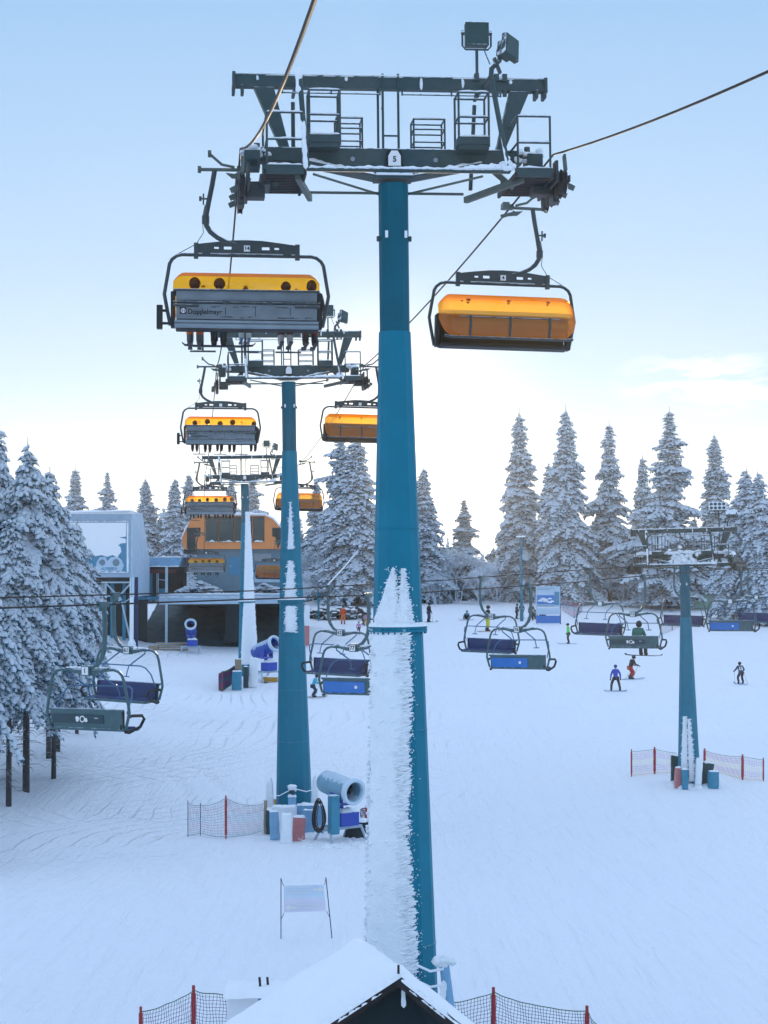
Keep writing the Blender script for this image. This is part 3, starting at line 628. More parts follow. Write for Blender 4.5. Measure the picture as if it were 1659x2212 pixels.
    m = MB(); m.box((0, -.04, -2.55), (2.78, .03, .185)).box((0, -.058, -2.49), (2.78, .012, .012)).box((0, -.058, -2.61), (2.78, .012, .012)); m.build('upper_back_panel', M['alu2'], T, bevel=.006)
    lp = MB(); lp.box((0, -.03, -2.86), (2.78, .03, .30)); lp = lp.build('lower_back_panel', M['alu2'], T)
    m = MB(); m.tube([(-1.45, -.06, -2.68), (1.45, -.06, -2.68)], .022, 8).box((-.42, -.07, -2.68), (.1, .05, .07)).box((.44, -.07, -2.68), (.1, .05, .07)).tube([(-1.45, -.06, -2.745), (-.95, -.06, -2.745)], .028, 8).tube([(1.45, -.06, -2.745), (.95, -.06, -2.745)], .028, 8); m.build('hinge_rod', M['chair'], T, True)
    m = MB()
    for z, r in ((-3.06, .036), (-3.14, .05)): m.tube([(-1.42, -.04, z), (1.42, -.04, z)], r, 8)
    m.build('bottom_rail', M['alu'], T, True)
    m = MB(); m.box((0, .26, -3.16), (2.8, .52, .08)).box((0, .035, -2.86), (2.76, .05, .5)); m.build('seat_pad', M['black'], T, bevel=.02)
    # wordmark, dents and scuffs on the lower panel
    t = MB(); t.box((-1.25, -.047, -2.85), (.13, .004, .13)); t.build('logo', M['ink'], lp)
    t = MB(); t.lathe([(.033, 0), (.046, 0), (.046, .003), (.033, .003)], 16, Matrix.Translation((-1.25, -.05, -2.85)) @ Euler((math.pi/2, 0, 0)).to_matrix().to_4x4(), caps=False).box((-1.25, -.052, -2.85), (.018, .003, .07)); t.build('logo_ring', M['white'], lp)
    text_obj('Doppelmayr', .135, Matrix.Translation((-1.165, -.05, -2.87)) @ FRONT, M['ink'], 'lettering', lp, .003, 'LEFT', .002)
    sc = MB()
    rg = random.Random(3)
    for k in range(26): sc.box((rg.uniform(-.7, 1.3), -.047, rg.choice((-2.765, -2.97))+rg.uniform(-.01, .012)), (rg.uniform(.03, .16), .003, rg.uniform(.006, .016)))
    for x in (-.42, .17, -.87, .86): sc.box((x, -.047, -2.85), (.012, .003, rg.uniform(.1, .2)))
    sc.build('scuff', M['ink'], lp)
    if back:
        m = MB(); m.box((-1.71, 0, -2.98), (.12, .24, .46)).box((-1.6, 0, -2.85), (.14, .04, .05)).box((-1.6, 0, -3.1), (.14, .04, .05)); m.build('ski_rack', M['black'], T, bevel=.01)
    for ch in kids[T.name]: ch.location.x += dx
    return T
six_b = make_six(True)

def number_on(T, s, side=-1):
    y = next(c for c in kids[T.name] if c.name.startswith('yoke'))
    Mx = Matrix.Translation((0, side*.06, -1.60)) @ (FRONT if side < 0 else Euler((math.pi/2, 0, math.pi)).to_matrix().to_4x4())
    text_obj(s, .10, Mx, M['ink'], 'number', y, .003, bold=.003)
SIX = []
def place_six(p, yaw, label, num=None, side=-1, roll=0):
    o = copy_tree(proto6 if side < 0 else six_f)
    o.location = p; o.rotation_euler = (0, roll, yaw); tag(o, label, 'chairlift chair', 'six-seat chairs of the orange bubble lift'); SIX.append(o)
    return o
proto6 = six_b; six_f = make_six(False)      # kept until all chairs are placed
spec = [(rL, 34.7, 0, 'big chair with orange bubble and grey back, number 14, five riders, nearest on the left', '14'),
        (rL, 71.6, 0, 'orange bubble chair seen from behind beside the second tower, feet dangling under it', None),
        (rL, 107, 0, 'orange bubble chair seen from behind level with the farthest tower head', None),
        (rL, 143, 0, 'small orange bubble chair arriving at the left side of the station', None),
        (rR, 38.7, 180, 'big closed orange bubble chair number 4, empty and facing the viewer', '4'),
        (rR, 72.5, 180, 'closed orange bubble chair half hidden by the left edge of the nearest tower', None),
        (rR, 112.5, 180, 'closed orange bubble chair cut in two by the second tower', None),
        (rR, 147.5, 180, 'closed dark orange bubble chair leaving the right side of the station', None)]
for r_, d, a, lab, num in spec:
    p = on_rope(r_, d); o = place_six(p, YAW+R(a), lab, side=-1 if a == 0 else 1, roll=R(-1.2) if (a == 180) else 0)
    if num: number_on(o, num, -1 if a == 0 else 1)
def drop(o):
    for c in kids.get(o.name, []): drop(c)
    kids.pop(o.name, None); bpy.data.objects.remove(o)
drop(proto6); drop(six_f)
# ------------------------------------------------------------------ snow-laden trees
def snow_leaf_mat(name, dark, thr, trans=.3):
    m = bpy.data.materials.new(name); m.use_nodes = True; nt = m.node_tree; N = nt.nodes; L = nt.links; N.clear()
    out = N.new('ShaderNodeOutputMaterial'); df = N.new('ShaderNodeBsdfDiffuse'); tl = N.new('ShaderNodeBsdfTranslucent'); ms = N.new('ShaderNodeMixShader')
    ge = N.new('ShaderNodeNewGeometry'); sp = N.new('ShaderNodeSeparateXYZ'); L.new(ge.outputs['Normal'], sp.inputs[0])
    tc = N.new('ShaderNodeTexCoord'); nz = N.new('ShaderNodeTexNoise'); nz.inputs['Scale'].default_value = 2.4; nz.inputs['Detail'].default_value = 6; nz.inputs['Roughness'].default_value = .7; L.new(tc.outputs['Object'], nz.inputs['Vector'])
    ad = N.new('ShaderNodeMath'); ad.operation = 'MULTIPLY_ADD'; ad.inputs[1].default_value = 1.7; L.new(nz.outputs['Fac'], ad.inputs[0]); L.new(sp.outputs['Z'], ad.inputs[2])
    mr = N.new('ShaderNodeMapRange'); mr.inputs['From Min'].default_value = .85+thr-.12; mr.inputs['From Max'].default_value = .85+thr+.12; L.new(ad.outputs[0], mr.inputs['Value'])
    mx = N.new('ShaderNodeMix'); mx.data_type = 'RGBA'; mx.inputs['A'].default_value = (*dark, 1); mx.inputs['B'].default_value = (.80, .88, .95, 1)
    L.new(mr.outputs[0], mx.inputs['Factor']); L.new(mx.outputs['Result'], df.inputs[0]); L.new(mx.outputs['Result'], tl.inputs[0])
    ms.inputs[0].default_value = trans; L.new(df.outputs[0], ms.inputs[1]); L.new(tl.outputs[0], ms.inputs[2]); L.new(ms.outputs[0], out.inputs[0]); return m
M['leaf'] = snow_leaf_mat('snowy_spruce', (.006, .10, .15), -.58, .36)  # needle colour pushed to teal to carry the tint of the shadows
M['frosted'] = snow_leaf_mat('frosted_twig', (.10, .10, .10), -.9, .2)
M['needle'] = mat('dark_needles', (.025, .13, .18), .8)  # same shadow tint put into the needles
M['bark'] = mat('grey_bark', (.06, .055, .055), .9, 0, .4, 5, .5, 14, frost=.5, fthr=.3)
_t = (1+5**.5)/2
ICO = np.array([(-1, _t, 0), (1, _t, 0), (-1, -_t, 0), (1, -_t, 0), (0, -1, _t), (0, 1, _t), (0, -1, -_t), (0, 1, -_t), (_t, 0, -1), (_t, 0, 1), (-_t, 0, -1), (-_t, 0, 1)], float)/math.hypot(1, _t)
ICF = np.array([(0, 11, 5), (0, 5, 1), (0, 1, 7), (0, 7, 10), (0, 10, 11), (1, 5, 9), (5, 11, 4), (11, 10, 2), (10, 7, 6), (7, 1, 8), (3, 9, 4), (3, 4, 2), (3, 2, 6), (3, 6, 8), (3, 8, 9), (4, 9, 5), (2, 4, 11), (6, 2, 10), (8, 6, 7), (9, 8, 1)])
def mesh_np(name, V, F, mats, mi=None, smooth=True):
    me = bpy.data.meshes.new(name); n, k = len(F), F.shape[1]
    me.vertices.add(len(V)); me.vertices.foreach_set('co', np.ascontiguousarray(V, dtype=np.float32).ravel())
    me.loops.add(n*k); me.loops.foreach_set('vertex_index', np.ascontiguousarray(F, dtype=np.int32).ravel())
    me.polygons.add(n); me.polygons.foreach_set('loop_start', np.arange(0, n*k, k, dtype=np.int32)); me.polygons.foreach_set('loop_total', np.full(n, k, dtype=np.int32))
    for q in mats: me.materials.append(q)
    if mi is not None: me.polygons.foreach_set('material_index', mi.astype(np.int32))
    me.polygons.foreach_set('use_smooth', np.full(n, smooth)); me.update(calc_edges=True); me.validate(); return me
def clumps_mesh(name, P, D, S, rg, needles=3, nl=.22, mats=None):
    """P centres, D directions, S (length, width, height)"""
    n = len(P); D = D/np.linalg.norm(D, axis=1, keepdims=True)
    up = np.tile([0., 0, 1], (n, 1)); Sd = np.cross(D, up); Sd /= np.linalg.norm(Sd, axis=1, keepdims=True)+1e-9; U = np.cross(Sd, D)
    jit = 1 + rg.uniform(-.24, .24, (n, 12))
    loc = ICO[None]*jit[:, :, None]
    V = P[:, None] + loc[:, :, 0:1]*D[:, None]*S[:, None, 0:1] + loc[:, :, 1:2]*Sd[:, None]*S[:, None, 1:2] + loc[:, :, 2:3]*U[:, None]*S[:, None, 2:3]
    F = (ICF[None] + (np.arange(n)*12)[:, None, None]).reshape(-1, 3); V = V.reshape(-1, 3); mi = np.zeros(len(F))
    if needles:
        m = n*needles; idx = np.repeat(np.arange(n), needles); a = rg.uniform(-1, 1, (m, 1)); b = rg.uniform(-1, 1, (m, 1))
        base = P[idx] + D[idx]*S[idx, 0:1]*a*.8 + Sd[idx]*S[idx, 1:2]*b*.8 - U[idx]*S[idx, 2:3]*.2
        dirn = D[idx]*rg.uniform(.2, 1, (m, 1)) + Sd[idx]*b*1.1 + np.array([0, 0, -1.])*rg.uniform(.2, 1.1, (m, 1)); dirn /= np.linalg.norm(dirn, axis=1, keepdims=True)
        ln = rg.uniform(.6, 1.4, (m, 1))*nl; wd = np.cross(dirn, rg.normal(size=(m, 3))); wd /= np.linalg.norm(wd, axis=1, keepdims=True)
        T = np.stack([base + wd*nl*.2, base - wd*nl*.2, base + dirn*ln], 1).reshape(-1, 3)
        F2 = np.arange(m*3).reshape(-1, 3) + len(V); V = np.vstack([V, T]); F = np.vstack([F, F2]); mi = np.concatenate([mi, np.ones(m)])
    return mesh_np(name, V, F, mats or [M['leaf'], M['needle']], mi)
def spruce_proto(H, Rb, seed, z0=.06, step=.3, cl=.26, droop=.62, shape=.85, whorl=.5, nb=8, ragged=.25, needles=3, lean=0, twin=False):
    rg = np.random.default_rng(seed); P = []; D = []; S = []
    z = H*z0
    while z < H*.985:
        f = (z/H - z0)/(1-z0); Lm = Rb*(1-f)**shape + .1
        if f < .12: Lm *= .75 + 2*f
        k = max(4, int(nb*(1 if f < .7 else .75))); a0 = rg.uniform(0, 6.28)
        whl = 1 + ragged*.6*math.sin(z*1.9+seed) * (1 if f > .15 else .4)
        for i in range(k):
            a = a0 + 6.283*i/k + rg.normal(0, .22); L = Lm*whl*(1 + rg.normal(0, ragged)*.7)*(1+.45*mnoise.noise(Vector((math.cos(a)*1.1+seed*5, math.sin(a)*1.1, z*.22)))); L = max(.12, L)
            dr = droop*(1-.55*f)*(1 + rg.normal(0, .18)); rise = .18 if f > .6 else .06
            ns = max(2, int(L/step)); zz0 = z + rg.normal(0, .12)
            ox, oy = math.cos(a), math.sin(a)
            for j in range(ns+1):
                t = (j+.5)/(ns+1); r = L*t; pz = zz0 + rise*L*t - dr*L*t**1.7
                sl = rise - dr*1.7*t**.7
                d = np.array([ox, oy, sl]); p = np.array([ox*r, oy*r, pz])
                w = cl*(.55+.6*min(1, L/2)); 
                P.append(p + rg.normal(0, .04, 3)); D.append(d); S.append((step*.85, w*.78*(1-.35*t), w*.44))
                tl = .42*L*(1-t)+.18*min(1, L)
                nt = int(tl/(step*.85))
                for sgn in (-1, 1):
                    aa = a + sgn*rg.uniform(.7, 1.15)
                    for q in range(nt):
                        u = (q+.8)*step*.85
                        pp = p + np.array([math.cos(aa)*u, math.sin(aa)*u, -(.32+.5*dr)*u**1.15 - .05])
                        P.append(pp + rg.normal(0, .05, 3)); D.append(np.array([math.cos(aa), math.sin(aa), -.75+rg.normal(0, .25)])); S.append((step*.78, w*.55*(1-.4*q/(nt+1)), w*.36))
                if rg.random() < .55 and f < .85:       # hanging sprays
                    P.append(p + np.array([rg.normal(0, .08), rg.normal(0, .08), -.22])); D.append(np.array([ox*.4, oy*.4, -1.])); S.append((step*.8, w*.32, w*.28))
        z += whorl*(1-.5*f)*rg.uniform(.8, 1.2)
    # leader
    for q in range(5): P.append(np.array([0, 0, H*.97+q*.12])); D.append(np.array([.05, 0, 1.])); S.append((.12, .06-.008*q, .06-.008*q))
    P = np.array(P); P[:, 0] += lean*(P[:, 2]/H)**2
    me = clumps_mesh('crown', P, np.array(D), np.array(S), rg, needles, cl*.8)
    tr = MB(); tr.tube([(0, 0, -.4), (0, 0, H*.3), (lean*.3, 0, H*.6), (lean*.95, 0, H*.97), (lean, 0, H*1.03)], [H*.0125, H*.0105, H*.007, .03, .012], 8)
    rr = random.Random(seed)
    for k in range(int(110 if z0 > .15 else 6)):
        zt = rr.uniform(.06, z0+.05)*H; a = rr.uniform(0, 6.28); l = rr.uniform(.3, 1.3); tr.tube([(0, 0, zt), (l*.6*math.cos(a), l*.6*math.sin(a), zt-.03), (l*math.cos(a), l*math.sin(a), zt-.22)], [.018, .012, .006], 4)
    o = empty('snowy_spruce', (0, 0, -500)); crown = link(bpy.data.objects.new('crown', me), o); tr.build('trunk', M['bark'], o, True)
    return o, H, Rb
PR = {
 'near1': spruce_proto(15.5, 3.6, 1, z0=.45, step=.25, cl=.26, droop=.95, whorl=.42, nb=9, ragged=.2, needles=4),
 'near2': spruce_proto(15, 3.4, 2, z0=.43, step=.25, cl=.26, droop=.9, whorl=.42, nb=9, ragged=.25, needles=4),
 'tall1': spruce_proto(21, 3.4, 3, z0=.07, step=.36, cl=.34, droop=.6, whorl=.6, nb=8, ragged=.25),
 'tall2': spruce_proto(21, 3.6, 4, z0=.10, step=.36, cl=.34, droop=.75, whorl=.55, nb=9, ragged=.2),
 'tall3': spruce_proto(20, 2.9, 5, z0=.12, step=.36, cl=.34, droop=.55, whorl=.62, nb=8, ragged=.35),
 'tall4': spruce_proto(21, 4.0, 6, z0=.08, step=.36, cl=.34, droop=.5, whorl=.62, nb=8, ragged=.4, shape=.95),
 'bent': spruce_proto(17, 3.2, 8, z0=.08, step=.36, cl=.34, droop=.8, whorl=.55, nb=9, ragged=.25, lean=.8, shape=.6),
}
TREES = []
def tree(proto, u, vtop, d, hw, label, rz=0, group='snow-laden spruces'):
    src, H, Rb = PR[proto]; top = W(u, vtop, d); gz = G(top.x, top.y)
    o = copy_tree(src); o.location = (top.x, top.y, gz); s = (top.z-gz)/(H*1.0); w = 1.24*hw/3802*d/Rb
    o.scale = (w, w, s); o.rotation_euler = (0, 0, R(rz)); tag(o, label, 'tree', group); TREES.append((top.x, top.y)); return o
tl = [
 # left cluster, close
 ('near1', 60, 966, 80, 118, 'tall near spruce on the left, the highest whole tree of the left clump', 10),
 ('near2', -6, 925, 84, 105, 'spruce cut off by the left edge of the picture, the tallest tip there', 80),
 ('near2', 108, 1018, 90, 88, 'near left spruce with a thin cross-like tip, right behind the tallest ones', 200),
 ('near1', 168, 1132, 99, 66, 'shorter bushy spruce at the right end of the left clump, in front of the billboard', 120),
 ('near1', 128, 1110, 92, 76, 'dense spruce inside the left clump behind the two nearest quad chairs', 300),
 ('near2', 22, 1120, 76, 100, 'low wide spruce in front at the left edge, boughs hanging over bare trunks', 260),
 ('near1', -62, 1010, 79, 90, 'spruce mostly beyond the left edge of the picture', 40),
 ('near2', 118, 1240, 84, 80, 'small drooping spruce behind the gondola-like quad chair at far left', 150),
 # behind the station
 ('tall1', 163, 1010, 205, 42, 'spruce rising behind the billboard roof, nearest the left clump', 0),
 ('tall4', 232, 1020, 205, 42, 'round-topped spruce rising behind the middle of the billboard roof', 50),
 ('tall1', 315, 1034, 195, 42, 'spruce standing right of the billboard building, clear of its roof', 110),
 ('tall2', 378, 1032, 192, 44, 'spruce just left of the orange station with a pale crown', 20),
 ('tall3', 408, 1025, 200, 40, 'spruce behind the third orange bubble chair from the front', 70),
 ('tall4', 545, 1022, 205, 46, 'spruce behind the head of the farthest lift tower', 160),
 ('tall2', 850, 1015, 205, 46, 'hidden spruce added straight behind the nearest tower to block the sun', 33), ('tall4', 880, 1040, 198, 44, 'spruce added behind the right half of the nearest tower to block the sun', 77),  # two trees put behind the column to block the low sun
 ('tall3', 500, 1035, 208, 38, 'spruce half hidden behind the orange station roof', 210),
 # between the towers
 ('tall4', 735, 922, 192, 62, 'left one of the paired big spruces between the two tallest towers', 30),
 ('tall2', 770, 925, 186, 66, 'right one of the paired big spruces, touching the nearest tower', 140),
 ('tall1', 683, 1034, 200, 32, 'slim spruce between the second tower and the paired big ones', 250),
 # right of the near tower
 ('tall2', 915, 1010, 190, 52, 'spruce against the right edge of the nearest tower', 15),
 ('tall4', 1002, 1080, 200, 46, 'rounded warm-lit spruce in the gap right of the nearest tower', 95),
 ('tall1', 1066, 1182, 215, 20, 'tiny far spruce in the bright gap left of the tall row', 60),
 ('tall1', 1122, 892, 194, 56, 'first of the tall spruce row on the right, behind the lamp mast', 45),
 ('tall2', 1222, 884, 188, 62, 'tallest broad spruce of the right row, behind the information board', 170),
 ('tall1', 1185, 1000, 210, 40, 'pale spruce peeping between the first two of the tall right row', 230),
 ('tall3', 1316, 917, 192, 46, 'slender spruce third in the tall right row with bare lower trunk', 100),
 ('tall1', 1388, 985, 206, 40, 'pale backlit spruce between the slender one and the right lift tower', 10),
 ('tall4', 1446, 890, 184, 76, 'wide spruce behind the head of the right lift tower', 130),
 ('tall1', 1544, 940, 196, 50, 'spruce right of the right tower with a neat narrow tip', 75),
 ('bent', 1596, 1016, 170, 54, 'nearer blunt-topped spruce right of the right tower', 0),
 ('bent', 1652, 1022, 166, 50, 'spruce with a bent hooked tip at the right edge', 180),
]
for k_, a in enumerate([('near1', -160, 980, 70, 120), ('near2', -230, 960, 82, 120), ('near1', -120, 990, 60, 130), ('near2', -300, 970, 64, 140), ('near1', -340, 960, 78, 120), ('near2', -200, 1000, 96, 120)]):  # trees added beyond the edge to deepen the shade on the left snow
    tree(*a, 'spruce added beyond the left edge to shade the snow, %s' % ['right behind the edge-cut one', 'in its second row', 'foremost and closest to the viewer', 'foremost but farther left', 'farthest left of all', 'rearmost'][k_], rz=37*k_, group='spruces added beyond the left edge for shade')
for a in tl: tree(a[0], a[1], a[2], a[3], a[4], a[5], a[6])
# lower fill trees along the crest
fill = [('tall3', 1265, 1150, 203, 30, 'short pale spruce low between the broad and the slender tall ones'), ('bent', 1355, 1180, 200, 34, 'low snow-bent spruce right of the slender tall one'),
 ('tall3', 1500, 1120, 208, 36, 'low spruce behind the right tower mast'), ('tall2', 1150, 1185, 200, 34, 'low spruce behind the lamp mast and standing skiers'), ('tall3', 1570, 1110, 205, 40, 'low spruce behind the far right quad chairs'),
 ('tall1', 958, 1180, 206, 30, 'low spruce between the nearest tower and the warm-lit one'), ('tall4', 650, 1150, 203, 36, 'low spruce right behind the second lift tower'), ('tall3', 345, 1120, 206, 34, 'low spruce between the billboard and the station'), ('tall2', 270, 1120, 210, 40, 'low spruce hidden behind the billboard roof edge')]
for a in fill: tree(*a, rz=rng.uniform(0, 360))
# frosted broad-leaved bushes
def twig_proto(seed, H, spread, depth=5):
    rr = random.Random(seed); m = MB(); P = []; D = []; S = []
    def grow(p, d, l, r, k):
        q = p + d*l; m.tube([p, (p+q)/2 + Vector((rr.uniform(-.1, .1), rr.uniform(-.1, .1), .02))*l, q], [r, r*.85, r*.7], 4, caps=False)
        if k == 0 or r < .01:
            for _ in range(3): P.append(np.array(q)+nrg.normal(0, .12, 3)); D.append(np.array([rr.uniform(-1, 1), rr.uniform(-1, 1), rr.uniform(-.5, .6)])); S.append((.20, .035, .03))
            return
        for i in range(rr.choice((2, 3, 3))):
            nd = (d + Vector((rr.uniform(-1, 1), rr.uniform(-1, 1), rr.uniform(-.25, .5)))*spread).normalized(); grow(q, nd, l*rr.uniform(.62, .85), r*.66, k-1)
    for i in range(4): grow(Vector((rr.uniform(-.3, .3), rr.uniform(-.3, .3), -.2)), Vector((rr.uniform(-.4, .4), rr.uniform(-.4, .4), 1)).normalized(), H*.28, .07, depth)
    o = empty('frosted_bush', (0, 0, -500)); m.build('branches', M['frosted'], o, True)
    me = clumps_mesh('twigs', np.array(P), np.array(D), np.array(S), nrg, 0, .1, [M['frosted'], M['frosted']]); link(bpy.data.objects.new('twigs', me), o); return o
BP = [twig_proto(21, 5.5, .75, 6), twig_proto(22, 4.5, .9, 6)]
bl = [(680, 192, 1.1, 0, 'frosted bare-twigged bush between the second tower and the big paired spruces'), (652, 186, .9, 1, 'frosted bush right against the second lift tower'), (985, 190, 1.15, 0, 'frosted bush nearest the right edge of the front tower'),
 (1035, 188, 1.0, 1, 'frosted bush below the warm-lit spruce'), (1072, 192, .9, 0, 'frosted bush in the bright gap at the foot of the tall row'), (1275, 190, .95, 1, 'frosted bush between the board and the slender spruce'), (1345, 192, 1.1, 0, 'warm-lit frosted bush behind the rider in green'), (1300, 196, 1.2, 0, 'frosted bush at the foot of the slender spruce'),
 (1410, 190, 1.0, 1, 'frosted bush behind the pair of quad chairs near the right tower'), (1530, 190, 1.0, 0, 'frosted bush behind the small kiosk'), (1600, 185, 1.0, 1, 'frosted bush behind the farthest quad chair'), (720, 190, .8, 0, 'small frosted bush under the paired spruces'), (940, 187, .8, 1, 'small frosted bush behind the skiers by the front tower')]
for u, d, s, k, lab in bl:
    p = W(u, 1300, d); o = copy_tree(BP[k]); o.location = (p.x, p.y, G(p.x, p.y)); o.scale = (s, s, s); o.rotation_euler = (0, 0, rng.uniform(0, 6)); tag(o, lab, 'bush', 'frosted bushes')
# the wood beyond the crest, one mass
def far_wood():
    src = [PR[k][0] for k in ('tall1', 'tall2', 'tall3', 'bent')]
    rg = np.random.default_rng(5); V = []; F = []; n = 0; MI = []
    base = clumps_small()
    for i in range(420):
        d = rg.uniform(214, 330); x = rg.uniform(-.42, .42)*d
        if i < 60: x = -x*1.0
        u = 829.5 + x/d*3802
        h = rg.uniform(9, 15)
        lim = 1178 if 1040 < u < 1095 else (1120 if u > 1240 or 930 < u < 1040 else 1085)
        if 805 < u < 905: lim = 1060  # wood raised behind the tower to block the low sun
        zt = (1204-lim)/3802*d + CZ; g = G(x, d); h = min(h, max(2.5, zt-g - rg.uniform(0, 2.5)))
        v = base[0].copy(); a = rg.uniform(0, 6.28); s = rg.uniform(.8, 1.2)
        v = v @ np.array([[math.cos(a), math.sin(a), 0], [-math.sin(a), math.cos(a), 0], [0, 0, 1]]); v = v*np.array([s*1.9, s*1.9, h]) + np.array([x, d, g])
        V.append(v); F.append(base[1]+n); n += len(v)
    me = mesh_np('distant_wood', np.vstack(V), np.vstack(F), [M['leaf']]); o = bpy.data.objects.new('distant_wood', me); col.objects.link(o); o['kind'] = 'stuff'; tag(o, 'snowy spruce wood beyond the crest, seen through the gaps of the front row', 'wood')
def clumps_small():
    rg = np.random.default_rng(9); V = []; F = []; n = 0
    for f in np.linspace(.03, .98, 26):
        r = (1-f)**.9; k = max(4, int(13*r)+3)
        for i in range(k):
            a = 6.283*i/k + rg.uniform(-.3, .3)
            for t in ((.45, .95) if r > .4 else (.7,)):
                c = np.array([math.cos(a)*r*t, math.sin(a)*r*t, f - .035*t - rg.uniform(0, .02)]); s = np.array([.17, .17, .022])*(.6+.5*r)
                V.append(ICO*(1+rg.uniform(-.3, .3, (12, 1)))*s + c); F.append(ICF+n); n += 12
    return np.vstack(V), np.vstack(F)
far_wood()
for o, _, _ in PR.values(): drop(o)
for o in BP: drop(o)
# ------------------------------------------------------------------ the crossing four-seat lift
M['quad'] = mat('green_grey_steel', (.055, .12, .135), .5, .2, .25, 6, frost=.5, fthr=.7)
M['bar'] = mat('blue_grey_bar', (.05, .15, .27), .5, .1, .2, 6)
M['pad'] = mat('navy_pad', (.018, .038, .13), .6, 0, .2, 4)
M['adblue'] = mat('blue_advert', (.01, .16, .50), .4, 0, .15, 3)
M['addark'] = mat('dark_advert', (.015, .05, .065), .5, 0, .4, 6)
QD = Vector((.49, .87, 0)).normalized(); QN = Vector((QD.y, -QD.x, 0)); YQ = -math.atan2(QD.x, QD.y)
qb = W(1489, 1698, 77.8); qb.z = G(qb.x, qb.y); ztop = CZ - .38; HQ = (ztop-qb.z)/.8
zq = lambda v: HQ - (v-1228)/(3802/77.8)/.8
TQ = make_tower('teal tower of the crossing quad lift at right, floodlight array on its snowy head', qb, -.018, HQ, .64,
    [(.9, zq(1550), lin(-26, 1, -12, zq(1552)), lambda z: 12, 120, .05, .05), (.3, zq(1556), lambda z: 18, lin(46, 1, 30, zq(1552)), 160, .06, .06)], [zq(1372), zq(1534)], None, None, False, YQ, None, 3.07, .1, True)
TQ.scale = (.8, .8, .8)
m = MB()
for k in range(150):
    x = rng.uniform(-2.6, 2.6); m.blob((x, rng.uniform(-.5, .5), HQ+.68+abs(rng.gauss(0, .06))), .16, .12, .07, n=7, m=4, jit=.3)
for k in range(60): m.blob((rng.gauss(0, .4), -.3+rng.gauss(0, .1), HQ+.2+abs(rng.gauss(0, .25))), .12, .09, .12, n=7, m=4, jit=.3)
m.build('snow_cap', M['rime'], TQ, True)
def qpt(side, s): return Vector((13.2, 77.8, 0)) + QN*(2.45*side) + QD*s
def qz(s):
    ks = [(-70, -.95), (-45, -.98), (-30, -1.0), (-18, -.82), (-8, -.58), (0, -.42), (8, -.5), (20, -.72), (45, -1.0)]
    return CZ + float(np.interp(s, [k[0] for k in ks], [k[1] for k in ks]))
def qrope(side, dz, label):
    pts = []
    for s in np.arange(-62, 46, 1.0):
        p = qpt(side, float(s)); p.z = qz(s)+dz; pts.append(p)
    m = MB(); m.tube(pts, .021, 6); o = m.build('haul_rope', M['rope'], None, True); tag(o, label, 'haul rope')
qrope(1, -.05, 'lower dark rope of the quad lift crossing the picture behind the near tower')
qrope(-1, .0, 'upper dark rope of the quad lift crossing the picture behind the near tower')
